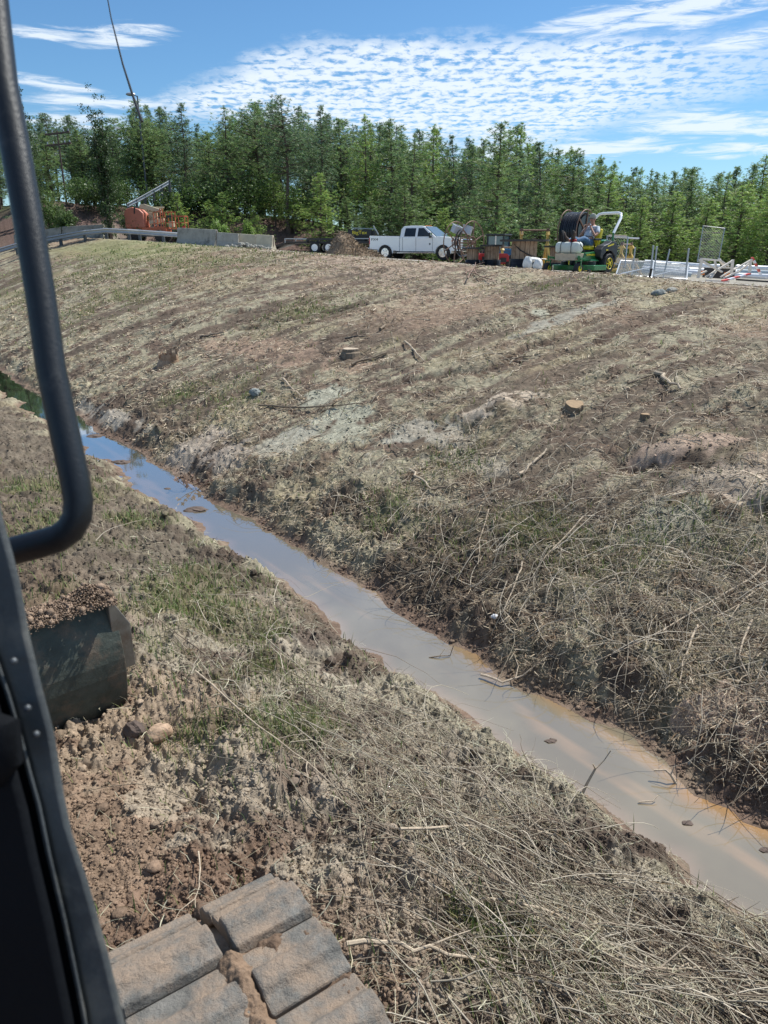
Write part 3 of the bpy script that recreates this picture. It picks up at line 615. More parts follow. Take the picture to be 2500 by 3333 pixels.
# ------------------------------------------------------------------ trees
def blades_from(C, D, L, Wd, rng):                  # triangles from centres C along directions D
    n = len(C); side = np.cross(D, rng.normal(0, 1, (n, 3))); side /= np.linalg.norm(side, axis=1, keepdims=True)+1e-9
    P = np.stack([C-side*Wd[:, None]/2, C+side*Wd[:, None]/2, C+D*L[:, None]], 1); return P
def make_pine(seed, h, crown_from, width, col, dense=1.0, shape='cone', forked=False):
    rng = np.random.default_rng(seed); rnd = random.Random(seed)
    t = MB(); lean = (rnd.uniform(-.02, .02), rnd.uniform(-.02, .02))
    def tp(z): return Vector((lean[0]*z+.12*math.sin(z*.5+seed), lean[1]*z+.1*math.cos(z*.4+seed)-.1, z))
    zs = [h*i/10 for i in range(11)]; t.tube([tp(z-.5 if i == 0 else z) for i, z in enumerate(zs)], [max(.013*h*(1-z/h*.93), .02) for z in zs], 7)
    TC = []; 
    z = h*crown_from
    while z < h*.985:
        k = (z/h-crown_from)/(1-crown_from)
        prof = (math.sin(min(1, k*1.9+.28)*math.pi/2) * (1-k**1.7)**1.05*(.78+.3*math.sin(z*2.1+seed*2)) if shape == 'cone' else (.55+.45*math.sin(k*3.0))*(1-k**3.5)+.05)
        for _ in range(rnd.randint(3, 5)):
            a = rnd.uniform(0, 6.283); L = width*prof*rnd.uniform(.55, 1.2)+.15; rise = rnd.uniform(.05, .55)*(0.5+k)
            if rnd.random() < .2: L *= 1.45
            if rnd.random() < .18: continue
            b0 = tp(min(h*.98, z+rnd.uniform(-.35, .35))); b1 = b0+Vector((math.cos(a)*L*.55, math.sin(a)*L*.55, L*rise*.35)); b2 = b0+Vector((math.cos(a)*L, math.sin(a)*L, L*rise*.9))
            if L > .4: t.tube([b0, b1, b2], [.012+.018*L, .01+.008*L, .008], 3, cap=False)
            nt_ = max(2, int(L*5.0*dense))
            for q in range(nt_):
                f = 1-rnd.random()**1.5*.78; p = b0.lerp(b1, f*2) if f < .5 else b1.lerp(b2, f*2-1)
                s = .13*L+.06; TC.append((p.x+rnd.gauss(0, s), p.y+rnd.gauss(0, s), p.z+rnd.gauss(.05, s*1.2), rnd.uniform(.7, 1.25)))
        z += h*rnd.uniform(.011, .022)
    for q in range(int(8*dense)): TC.append((tp(h).x+rnd.gauss(0, .1), tp(h).y+rnd.gauss(0, .1), h-rnd.random()*.9, .8))
    # a few dead twigs on the bare bole
    for q in range(8):
        z = h*rnd.uniform(.12, max(crown_from, .15)); a = rnd.uniform(0, 6.28); L = rnd.uniform(.4, 1.2); b0 = tp(z)
        t.tube([b0, b0+Vector((math.cos(a)*L, math.sin(a)*L, rnd.uniform(-.1, .2)))], [.02, .008], 3, cap=False)
    TC = np.array(TC); m = len(TC); k = 15; C = np.repeat(TC[:, :3], k, 0); D = rng.normal(0, 1, (m*k, 3)); D[:, 2] = D[:, 2]*.75+.35; D /= np.linalg.norm(D, axis=1, keepdims=True)
    L = np.repeat(TC[:, 3], k)*rng.uniform(.15, .3, m*k); Wd = L*rng.uniform(.13, .24, m*k)
    P = blades_from(C+rng.normal(0, .04, C.shape), D, L, Wd, rng)
    base_c = np.array(col)*rng.uniform(.65, 1.4, (m, 1))*np.stack([rng.uniform(.85, 1.2, m), np.ones(m), rng.uniform(.8, 1.2, m)], 1)
    return t, P.reshape(-1, 3), np.arange(m*k*3).reshape(-1, 3), np.repeat(base_c, k*3, 0)
def pine_thing(name, data, label, cat='pine tree', group=None):
    o = thing(name, (0, 0, 0), 0, label, cat, group); t, V, F, C = data
    t.build('trunk', M['bark'], o, smooth=True); np_mesh('crown', V, F, M['needle'], C, o); return o
DG = (.14, .22, .105); MG = (.19, .29, .105); LG = (.29, .42, .11); YG = (.14, .2, .04)
specs = [(1, 15, .14, 2.5, DG, 1, 'cone'), (2, 15, .2, 2.6, MG, 1, 'round'), (3, 15, .1, 2.9, MG, 1.05, 'cone'), (4, 15, .42, 2.5, DG, .95, 'round'),
         (5, 15, .08, 2.7, LG, 1, 'cone'), (6, 15, .2, 2.3, DG, .85, 'cone'), (7, 15, .04, 3.0, MG, 1, 'cone'), (8, 15, .26, 2.9, MG, 1, 'round'), (9, 15, .04, 2.8, LG, 1.05, 'cone')]
GRP = 'pines of the wood behind the work yard'
LBL = {0: 'dark green narrow pine standing among the crowded pines behind the yard', 1: 'green pine with a high rounded crown among the crowded pines', 2: 'broad green pine with a full cone crown among the crowded pines',
       3: 'dark pine with a bare lower trunk and high round crown in the wood', 4: 'light green pine with low branches in the pine wood', 5: 'sparse dark pine with thin branches in the pine wood',
       6: 'bushy green pine branched almost to the ground in the wood', 7: 'wide round crowned pine rising in the pine wood', 8: 'light green bushy pine with foliage to the ground'}
GR = {0: 'narrow dark pines', 1: 'high crowned pines', 2: 'full cone pines', 3: 'bare trunked pines', 4: 'light green pines', 5: 'sparse dark pines', 6: 'bushy pines', 7: 'wide round pines', 8: 'light bushy pines'}
protos = [pine_thing('pine_tree', make_pine(*s), LBL[i], group=GR[i]+' in the wood behind the yard') for i, s in enumerate(specs)]
TOPX = [-300, 90, 135, 225, 340, 480, 560, 640, 690, 750, 785, 850, 940, 985, 1050, 1130, 1190, 1280, 1400, 1500, 1560, 1610, 1680, 1740, 1800, 1850, 1900, 1960, 2040, 2150, 2250, 2330, 2400, 2450, 2500, 2800]
TOPY = [330, 330, 390, 340, 400, 345, 330, 350, 410, 400, 345, 335, 315, 340, 350, 390, 380, 395, 410, 425, 440, 400, 395, 470, 470, 480, 500, 495, 530, 530, 520, 535, 530, 500, 470, 450]
used = [False]*len(protos); placed = []
def put_tree(u, Yd, top_v, pi, label=None, squash=1.0, group=None):
    d = ray(u, 800); t = Yd/d.y; x = d.x*t; z0 = hz(x, Yd, False)-.1
    dt = ray(u, top_v); tt = Yd/dt.y; ztop = CAMZ+dt.z*tt; h = max(ztop-z0, 2.5); sc = h/15
    o = protos[pi]
    if used[pi]: o = copy_tree(o)
    used[pi] = True
    o.location = (x, Yd, z0); o.rotation_euler = (0, 0, random.uniform(0, 6.28)); w_ = sc**.75*squash*random.uniform(1.05, 1.5); o.scale = (w_, w_, sc)
    if label: o['label'] = label
    if group: o['group'] = group
    elif label and 'group' in o: del o['group']
    return o
random.seed(21)
front = [(-60, 62, 300, 0), (620, 67, 335, 0), (700, 70, 440, 2), (765, 66, 345, 6), (850, 68, 333, 7), (945, 64, 312, 3), (1050, 66, 343, 0), (1115, 70, 385, 2), (1190, 66, 372, 4), (1275, 66, 390, 2),
         (1350, 63, 435, 6), (1405, 68, 405, 4), (1470, 68, 440, 5), (1530, 66, 470, 0), (1612, 56, 398, 2), (1685, 66, 480, 0), (1745, 64, 462, 5), (1855, 74, 490, 7), (1930, 76, 515, 2),
         (2000, 78, 560, 4), (2120, 74, 560, 2), (2230, 76, 545, 2), (2340, 72, 560, 4), (2455, 62, 500, 8), (2530, 58, 470, 8), (480, 72, 330, 1), (300, 74, 420, 2), (400, 76, 410, 5)]
FL = ['tallest pine at far left edge behind the cab rail', None]
for (u, Yd, tv, pi) in front:
    put_tree(u, Yd, tv, pi)
for row, (Yd, n) in enumerate([(72, 36), (79, 40), (88, 42), (98, 42)]):
    for i in range(n):
        u = -250+3000*(i+random.uniform(.1, .9))/n
        tv = np.interp(u, TOPX, TOPY)+random.choice([random.uniform(0, 30), random.uniform(10, 90)])+(30 if row == 0 else 0)
        pi = random.choice([0, 1, 2, 3, 5, 6, 7, 2, 0] if u < 1500 else [2, 4, 6, 7, 8, 2, 0])
        put_tree(u, Yd+random.uniform(-3, 3), tv, pi)
# low bushy young pines along the front of the wood
for (u, Yd, tv, pi, lb) in [(1045, 61, 560, 8, 'big bright green young pine spreading beside the bare dirt gully'), (960, 64, 610, 4, 'slender young pine just left of the dirt gully'),
        (735, 60, 625, 8, 'small bright pine behind the long grey barrier'), (690, 60.5, 650, 4, 'smaller pine left of the bright one behind the barrier'), (830, 60, 668, 8, 'short young pine behind the pale barrier end'),
        (590, 61, 625, 4, 'thin young pine behind the orange boom lift'), (1130, 62, 640, 6, 'dark young pine between gully and trailer'), (1445, 56, 675, 8, 'small light green pine right behind the white pickup'),
        (1310, 60, 600, 6, 'bushy dark pine rising behind the pickup bed'), (1200, 60, 640, 6, 'low dark pine left of the pickup'), (1890, 62, 600, 2, 'mid height pine behind the black pipe reel'),
        (1970, 66, 560, 4, 'light green pine behind the mower roll bar'), (2080, 60, 640, 8, 'low bright pine behind the fence panels'), (2180, 62, 620, 8, 'light green bushy pine left of the upright gate'),
        (2290, 60, 640, 8, 'light bushy pine directly behind the upright gate'), (2400, 56, 600, 8, 'bright bushy pine right of the upright gate'), (2500, 54, 560, 8, 'bright pine at the right edge of the wood'),
        (900, 65, 560, 4, 'pale pine above the pale barrier'), (1760, 60, 600, 6, 'dark bushy pine behind the yellow reel stand'), (1530, 60, 640, 6, 'dark bushy pine behind the rusty reel'), (1660, 60, 640, 0, 'dark narrow pine above the wooden spools')]:
    put_tree(u, Yd, tv, pi, lb, squash=1.25)
# leafy bushes and vine covered tree on the left
def make_bush(seed, r, h, n, col, clump=.3, lsz=.12):
    rng = np.random.default_rng(seed); m = n//30; d = rng.normal(0, 1, (m, 3)); d /= np.linalg.norm(d, axis=1, keepdims=True)
    rad = rng.random(m)**.4; c = d*rad[:, None]*np.array([r, r, h/2])*(1+.25*rng.normal(0, 1, (m, 1))); c[:, 2] += h/2; c[:, 2] = np.maximum(c[:, 2], .05)
    C = np.repeat(c, 30, 0)+rng.normal(0, clump*.5, (m*30, 3)); D = rng.normal(0, 1, C.shape); D /= np.linalg.norm(D, axis=1, keepdims=True); k = len(C)
    L = rng.uniform(.7, 1.4, k)*lsz; S_ = np.cross(D, rng.normal(0, 1, D.shape)); S_ /= np.linalg.norm(S_, axis=1, keepdims=True)
    P = np.stack([C, C+D*L[:, None]*.5+S_*L[:, None]*.3, C+D*L[:, None], C+D*L[:, None]*.5-S_*L[:, None]*.3], 1)
    cc = np.repeat(np.array(col)*rng.uniform(.6, 1.5, (m, 1)), 120, 0); return P.reshape(-1, 3), np.arange(k*4).reshape(-1, 4), cc
def bush(name, u, Yd, v_top, wpx, col, label, seed, cat='bush', dens=1.0, h_min=.4, zoff=0):
    d = ray(u, 700); t = Yd/d.y; x = d.x*t; z0 = hz(x, Yd, False); dt = ray(u, v_top); h = max(CAMZ+dt.z*Yd/dt.y-z0, h_min); r = wpx*t/FPX/2
    o = thing(name, (x, Yd, z0+zoff), 0, label, cat)
    tr = MB()
    for k in range(5): a = k*1.3+seed; tr.tube([(0, 0, -.2), (math.cos(a)*r*.3, math.sin(a)*r*.3, h*.4), (math.cos(a)*r*.6, math.sin(a)*r*.6, h*.85)], [.05*h/3+.01, .03, .01], 4)
    tr.build('trunk', M['bark'], o); V, F, C = make_bush(seed, r, h, int(7000*dens), col, clump=.12*r+.08, lsz=.09+.02*r); np_mesh('crown', V, F, M['leaf'], C, o); return o
bush('vine_covered_tree', 352, 55, 345, 78, (.05, .09, .03), 'tall dark vine covered tree standing just left of the boom lift', 3, 'tree', 1.8)
bush('vine_covered_tree', 100, 50, 290, 85, (.05, .085, .03), 'tall dark leafy tree at the left edge right beside the cab rail', 4, 'tree', 1.6)
bush('leafy_bush', 165, 58, 620, 90, (.13, .2, .06), 'pale leafy bush on the embankment right of the cab rail', 5)
bush('leafy_bush', 215, 57, 690, 60, (.1, .16, .05), 'low sparse bush on the dirt embankment above the guardrail', 6)
bush('leafy_bush', 715, 57, 722, 46, (.2, .3, .08), 'small bright bush peeping over the long grey barrier', 7)
bush('leafy_bush', 805, 57, 725, 36, (.2, .3, .07), 'small bright bush over the stained middle barrier', 8)
bush('leafy_bush', 440, 57, 690, 90, (.08, .13, .04), 'dark green bush behind the left end of the boom lift', 9)
for i, (u, v, wv, lb) in enumerate([(640, 610, 330, 'wide low hedge of shrubs on the embankment right of the lift'), (820, 590, 260, 'shrub mass on top of the dirt bank left of the gully'), (1000, 640, 200, 'shrub at the head of the dirt gully'),
        (330, 640, 240, 'shrubs on the embankment top behind the vine tree'), (1380, 720, 240, 'dark undergrowth shrub behind the pickup'), (1620, 700, 300, 'dark undergrowth shrub behind the spools'),
        (1900, 700, 300, 'dark undergrowth behind the pipe reel and mower'), (2150, 690, 300, 'dark undergrowth behind the laid gate panels'), (2420, 690, 320, 'green undergrowth behind the white pipes at right')]):
    bush('shrub', u, 66+(i % 3), v, wv, (.07, .12, .03) if i < 4 else (.04, .065, .02), lb, 20+i, 'shrub', 1.4, h_min=2)
def pp(u, v, Yd): d = ray(u, v); t = Yd/d.y; return (d.x*t, Yd, CAMZ+d.z*t)
# ------------------------------------------------------------------ things in the yard
def site(u, Yd, dz=0, v=850):                       # where something at depth Yd along photograph column u stands
    d = ray(u, v); t = Yd/d.y; x = d.x*t; return (x, Yd, hz(x, Yd, False)+dz)
# --- white pickup (x forward, y left)
def pickup():
    t = thing('pickup_truck', site(1368, 49, .04), R(180+180-29), 'white crew cab pickup truck parked facing right beside the brush heap', 'pickup truck')
    P = M['white_paint']
    def arch(cx, r=.5, n=9): return [(cx+r*math.cos(math.pi*(1-i/(n-1))), .38+ r*math.sin(math.pi*(1-i/(n-1)))) for i in range(n)]
    # front at +x = 3.15, rear -3.1
    poly = [(-3.08, .62), (-3.08, 1.38), (-.98, 1.34), (-.98, .5)] + []
    low = [(-3.1, .62), (-2.5, .6)] + arch(-1.97, .52) + [(-1.4, .55), (-.97, .5)]
    bed = low+[(-.97, 1.37), (-3.1, 1.42)]
    b = MB(); b.prism(bed, -1.0, 1.0); b.build('bed', P, t, bevel=.03)
    MB().box((-2.05, 0, 1.40), (1.9, 1.6, .06)).build('bed_shade_slab', M['black'], t)  # black slab on the solid bed, painted as its shaded hollow
    body = [(-.94, .5), (1.42, .5)]+arch(1.99, .52)+[(2.55, .52), (3.1, .55), (3.12, 1.12), (3.0, 1.22), (1.75, 1.36), (1.45, 1.32), (-.94, 1.32)]
    MB().prism(body, -1.0, 1.0).build('body', P, t, bevel=.04)
    cab = MB(); lo = [(-.94, 1.31), (1.52, 1.31)]; hi = [(-.82, 1.93), (.62, 1.96)]; mid = (-.93, 1.85)
    pts = [(-.94, 1.31), (-.92, 1.80), (-.78, 1.95), (-.3, 1.985), (.45, 1.97), (.66, 1.92), (1.52, 1.31)]
    n = len(pts); vs = []
    for sgn in (-1, 1):
        for x, z in pts: vs.append((x, sgn*(.98-.22*(z-1.31)/.67), z))
    cab.add(vs, [tuple(range(n)), tuple(range(2*n-1, n-1, -1))]+[(i, n+i, n+(i+1) % n, (i+1) % n) for i in range(n)]); cab.build('cab', P, t, bevel=.03)
    def side_win(x0, x1, x0t, x1t, sg):
        def y(z): return sg*(.985-.22*(z-1.31)/.67+.006)
        z0, z1 = 1.36, 1.84; return MB().add([(x0, y(z0), z0), (x1, y(z0), z0), (x1t, y(z1), z1), (x0t, y(z1), z1), (x0, y(z0)-sg*.03, z0), (x1, y(z0)-sg*.03, z0), (x1t, y(z1)-sg*.03, z1), (x0t, y(z1)-sg*.03, z1)],
            [(0, 1, 2, 3), (7, 6, 5, 4), (0, 4, 5, 1), (1, 5, 6, 2), (2, 6, 7, 3), (3, 7, 4, 0)])
    for sg in (-1, 1):
        side_win(-.66, .1, -.62, .1, sg).build('window', M['glass_dark'], t)
        side_win(.26, 1.22, .26, .62, sg).build('window', M['glass_dark'], t)
        MB().box((.18, sg*1.004, .93), (.014, .01, .78)).build('door_seam', M['black'], t)
        MB().box((-.74, sg*1.004, .93), (.014, .01, .78)).build('door_seam', M['black'], t)
        MB().box((1.3, sg*1.004, .93), (.014, .01, .78)).build('door_seam', M['black'], t)
        for hx in (-.55, .42): MB().box((hx, sg*1.012, 1.2), (.2, .03, .035)).build('door_handle', M['white_paint'], t, bevel=.008)
        MB().box((.18, sg*1.06, .42), (2.5, .16, .05)).build('running_board', M['chrome'], t, bevel=.01)
        MB().box((1.2, sg*1.13, 1.42), (.12, .2, .3)).build('mirror', M['black'], t, bevel=.03)
        MB().box((1.27, sg*1.13, 1.47), (.03, .19, .17)).build('mirror_shell', M['chrome'], t, bevel=.01)
        MB().box((3.0, sg*.83, 1.0), (.26, .32, .26)).build('headlight', M['clear_lamp'], t, bevel=.04)
        MB().box((-3.09, sg*.96, 1.12), (.06, .1, .38)).build('tail_light', M['red_lamp'], t, bevel=.01)
        for cx in (-1.97, 1.99):
            MB().lathe([(.33, -.27), (.43, -.26), (.44, -.15), (.43, 0), (.3, .01)], (cx, sg*.985-(0 if sg < 0 else 0), .44), 'y' , 26).build('wheel_tyre', M['rubber'], t, smooth=True) if False else None
            wl_ = MB(); yy = sg*.74; prof = [(.25, -.14), (.41, -.13), (.435, -.09), (.435, .09), (.41, .13), (.25, .14)]
            w_ = wl_.lathe(prof, (0, 0, 0), 'y', 28).build('wheel', M['rubber'], t, smooth=True, loc=(cx, sg*.87, .435))
            rm = MB(); yo = sg*.125
            rm.lathe([(.06, -.02), (.26, -.02), (.275, .03), (.25, .035), (.235, 0), (.06, 0)], (0, yo, 0), 'y', 28)
            for k in range(8): a = k*math.pi/4; rm.bar((.07*math.cos(a), yo+sg*.03, .07*math.sin(a)), (.25*math.cos(a), yo+sg*.03, .25*math.sin(a)), .075, .03)
            rm.lathe([(.001, -.03), (.085, -.03), (.09, .05), (.001, .06)], (0, yo, 0), 'y', 16)
            r_ = rm.build('rim', M['chrome'], w_, smooth=False)
            bk = MB().lathe([(.001, -.01), (.24, -.01), (.24, .01), (.001, .01)], (0, yo-sg*.03, 0), 'y', 20).build('brake_disc', M['black'], w_)
            MB().prism([(cx-.5, .38)]+arch(cx, .5)+[(cx+.5, .38)], sg*.70, sg*.72).build('wheel_well', M['black'], t)
            fl = MB(); fl.tube([(x, sg*1.005, z) for x, z in arch(cx, .53)], .022, 5); fl.build('fender_flare', P, t, smooth=True)
    vs = [(1.5, -.9, 1.335), (1.5, .9, 1.335), (.69, .74, 1.915), (.69, -.74, 1.915)]; off = Vector((.02, 0, .025))
    MB().add([Vector(v)+off for v in vs]+[Vector(v)-off*.2 for v in vs], [(0, 1, 2, 3), (7, 6, 5, 4), (0, 4, 5, 1), (1, 5, 6, 2), (2, 6, 7, 3), (3, 7, 4, 0)]).build('windshield', M['windshield'], t)
    MB().box((3.12, 0, .98), (.06, 1.3, .42)).build('grille', M['chrome'], t, bevel=.02)
    MB().box((3.18, 0, .62), (.2, 1.98, .26)).build('front_bumper', M['chrome'], t, bevel=.04)
    MB().box((-3.2, 0, .62), (.2, 1.9, .2)).build('rear_bumper', M['chrome'], t, bevel=.04)
    MB().box((0, 0, .5), (5.6, 1.0, .22)).build('chassis', M['black'], t)
    for k in (-.32, -.16, 0, .16, .32): MB().box((.52, k, 1.985), (.09, .06, .035)).build('roof_lamp', M['orange_lamp'], t, bevel=.01)
    text_part('FX4', .2, M['steel_dark'], t, (-2.72, -1.006, 1.2), (R(90), 0, 0), 'bedside_badge', squash=1.5)
    MB().add([(1.05, -1.004, .93), (1.12, -1.004, .86), (1.19, -1.004, .93), (1.12, -1.004, 1.0)], [(0, 1, 2, 3)]).build('door_emblem', M['steel_dark'], t)
    MB().box((2.6, -1.004, 1.1), (.1, .01, .1)).build('fender_badge', M['orange_lamp'], t)
    return t
pickup()
# --- black flatbed trailer with yellow lettering
def trailer():
    t = thing('flatbed_trailer', site(1090, 53, .04), R(-12), 'long black equipment trailer with white wheels parked behind the brush heap', 'trailer')
    MB().box((0, 0, .72), (6.2, 2.2, .14)).build('deck', M['black_metal'], t, bevel=.02)
    MB().prism([(-3.1, .78), (-4.6, .3), (-4.6, .22), (-3.1, .6)], -1.0, 1.0).build('ramp', M['black_metal'], t)
    for x in (-1.0, -.05): 
        for sg in (-1, 1):
            w_ = MB().lathe([(.2, -.1), (.36, -.1), (.38, 0), (.36, .1), (.2, .1)], (0, 0, 0), 'y', 20).build('wheel', M['rubber'], t, smooth=True, loc=(x, sg*1.22, .4))
            MB().lathe([(.001, -.105), (.22, -.105), (.22, .105), (.001, .105)], (0, 0, 0), 'y', 16).build('rim', M['white_paint'], w_)
    for sg in (-1, 1):
        MB().prism([(-1.6, .72), (-1.5, .98), (.5, .98), (.6, .72), (.45, .72), (.4, .88), (-1.4, .88), (-1.5, .72)], sg*1.1, sg*1.38).build('fender', M['black_metal'], t)
        MB().bar((-3.1, sg*1.1, .95), (3.1, sg*1.1, .95), .05).bar((-3.1, sg*1.1, .7), (-3.1, sg*1.1, .97), .05).bar((3.1, sg*1.1, .7), (3.1, sg*1.1, .97), .05).bar((1.2, sg*1.1, .7), (1.2, sg*1.1, .97), .05).build('side_rail', M['galv'], t)
    MB().prism([(1.0, .8), (1.0, 1.35), (1.3, 1.45), (2.9, 1.45), (2.9, 1.2), (2.4, 1.1), (2.2, .8)], -.5, .5).build('tool_box', M['black_metal'], t)
    MB().box((1.9, -.62, 1.32), (1.6, .06, .38)).build('sign_board', M['black_metal'], t)
    text_part('BigTex', .3, M['yellow'], t, (1.9, -.66, 1.32), (R(90), 0, 0), 'sign_lettering', squash=1.2)
    MB().bar((1.3, -.3, 1.62), (2.9, -.3, 1.55), .05).bar((2.75, -.3, 1.75), (3.1, -.3, 1.2), .06).bar((1.5, -.3, 1.4), (1.5, -.3, 1.62), .05).build('toolbar', M['galv'], t)
trailer()
# --- brush heap
def heap():
    x, y, z = site(1155, 44.5, -.1); rng = np.random.default_rng(5)
    t = thing('brush_heap', (x, y, z), R(8), 'brown heap of earth and dead brush piled in front of the pickup bed', 'brush heap')
    n = 46; g = np.linspace(-1, 1, n); GX, GY = np.meshgrid(g, g); ax = GX*2.6; ay = GY*1.5
    ridge = np.maximum(0, 1-np.abs(GY)**1.5)*(1.15*np.exp(-((ax+.75)/.75)**2)+.55*np.exp(-((ax-.3)/1.1)**2))
    hh = ridge*(.75+.5*fbm(ax*2+5, ay*2+5, 3, 4))+np.abs(fbm(ax*5, ay*5, 9, 3)-.5)*.5*ridge - .12
    ii, jj = np.meshgrid(np.arange(n-1), np.arange(n-1), indexing='ij'); F = np.stack([ii*n+jj, ii*n+jj+1, (ii+1)*n+jj+1, (ii+1)*n+jj], -1).reshape(-1, 4)
    V = np.stack([ax.ravel(), ay.ravel(), hh.ravel()], 1); c = np.tile(np.array([.2, .145, .1]), (len(V), 1))*(.6+.8*vn(V[:, 0]*6, V[:, 1]*6, 4))[:, None]
    np_mesh('earth_mound', V, F, M['clod'], c, t)
    k = 5200; px = rng.uniform(-2.5, 2.5, k); py = rng.uniform(-1.4, 1.3, k); gi = np.clip(((px/2.6+1)/2*(n-1)).astype(int), 0, n-1); gj = np.clip(((py/1.5+1)/2*(n-1)).astype(int), 0, n-1)
    pz = hh[gj, gi]; keep = pz > .02; px, py, pz = px[keep], py[keep], pz[keep]; k = len(px); D = rng.normal(0, 1, (k, 3)); D[:, 2] *= .45; D /= np.linalg.norm(D, axis=1, keepdims=True)
    L = rng.uniform(.1, .5, k); P = blades_from(np.stack([px, py, pz], 1)-D*L[:, None]/2, D, L, np.full(k, .035), rng)
    pal = np.array([(.36, .29, .2), (.22, .16, .11), (.13, .095, .07), (.3, .22, .14)])
    o = np_mesh('dead_brush', P.reshape(-1, 3), np.arange(k*3).reshape(-1, 3), M['straw'], np.repeat(pal[rng.integers(0, 4, k)], 3, 0), t); o['kind'] = 'stuff'
heap()
# --- guardrail
def guardrail(name, pts, label, posts=True, hgt=.72, post_step=1):
    t = thing(name, pts[0], 0, label, 'guardrail'); o = Vector(pts[0]); L = [Vector(p)-o for p in pts]
    m = MB(); prof = [(0, .16), (.05, .1), (0, .03), (0, -.03), (.05, -.1), (0, -.16)]
    vs = []
    for p in L:
        for a, b in prof: vs.append((p.x, p.y-a-.03, p.z+hgt-.16+b))
    k = len(prof); fs = [(i*k+j, (i+1)*k+j, (i+1)*k+j+1, i*k+j+1) for i in range(len(L)-1) for j in range(k-1)]
    r_ = m.add(vs, fs).build('rail', M['galv'], t); so = r_.modifiers.new('s', 'SOLIDIFY'); so.thickness = .02
    for p in L[::post_step]: MB().box((p.x, p.y+.1, p.z+hgt/2-.1), (.17, .2, hgt+.25)).build('post', M['steel_dark'], t, bevel=.01)
gp = []
for i, u in enumerate([-260, -150, -40, 60, 118, 205, 285, 355, 428, 462, 538, 588]):
    gp.append(Vector(site(u, 52+.2*i)))
guardrail('guardrail', gp, 'grey steel guardrail on short posts along the road edge at left')
gp = [Vector(pp(u, v, y_)) for u, v, y_ in [(418, 690, 60), (445, 676, 60.5), (472, 661, 61), (500, 645, 61.5), (526, 630, 62), (552, 615, 62.5)]]
guardrail('sloping_guardrail', gp, 'guardrail climbing steeply to the right behind the boom lift', hgt=.6)
# --- barriers
def barrier(u0, Y0, u1, Y1, m, label, h=.85, name='concrete_barrier', v0=None):
    a = Vector(site(u0, Y0)); b = Vector(site(u1, Y1)); d = b-a; L = d.xy.length; t = thing(name, (a+b)/2, math.atan2(d.y, d.x), label, 'barrier')
    poly = [(-.3, -.1), (-.3, .08), (-.17, .33), (-.09, h), (.09, h), (.17, .33), (.3, .08), (.3, -.1)]
    s = MB(); tilt = d.z/L; n = len(poly); vs = [(x*L/2, y, z+tilt*x*L/2) for x in (-1, 1) for y, z in poly]
    s.add(vs, [tuple(range(n-1, -1, -1)), tuple(range(n, 2*n))]+[(i, (i+1) % n, n+(i+1) % n, n+i) for i in range(n)])
    s.build('barrier_wall', m, t, bevel=.02)
    for sx in (-1, 1): MB().tube([(sx*(L/2+.01), 0, .2), (sx*(L/2+.01), 0, h-.15)], .02, 5).build('coupling_pin', M['rust'], t)
barrier(590, 53, 712, 50.5, M['concrete'], 'long dark grey concrete barrier right of the boom lift', 1.0)
barrier(714, 50.2, 782, 50, M['concrete'], 'shorter pale grey concrete barrier beside the long dark one', .85)
barrier(785, 50.4, 838, 50.4, M['concrete_sunlit'], 'stained barrier coloured sunlit yellow in the middle of the pale pair', .86)
barrier(840, 50, 893, 49.4, M['concrete_sunlit'], 'sunlit yellow concrete barrier at the right end of the barrier row', .88)
barrier(60, 57, 215, 56.5, M['concrete'], 'distant grey parapet block behind the guardrail near the cab rail', .95)
barrier(218, 56.5, 352, 56, M['concrete'], 'distant grey parapet block behind the guardrail left of the vine tree', .95)
def rubble(u, Yd, label, seed, n=40, rx=.9, s=.12, mt='rock', cat='rubble', hgt=.3):
    rnd = random.Random(seed); t = MB()
    for i in range(n):
        x, y = rnd.gauss(0, rx*.5), rnd.gauss(0, .25); t.ball((x, y, max(0, hgt*(1-abs(x)/rx))*rnd.random()), (s*rnd.uniform(.4, 1), s*rnd.uniform(.4, 1), s*rnd.uniform(.3, .8)), i, .15, 6, 4)
    o = t.build('rubble', M[mt]); o.location = site(u, Yd); tag(o, label, cat)
rubble(795, 48.5, 'pale rubble spilled at the foot of the pale barriers', 3, 60, 1.6, .15, 'concrete')
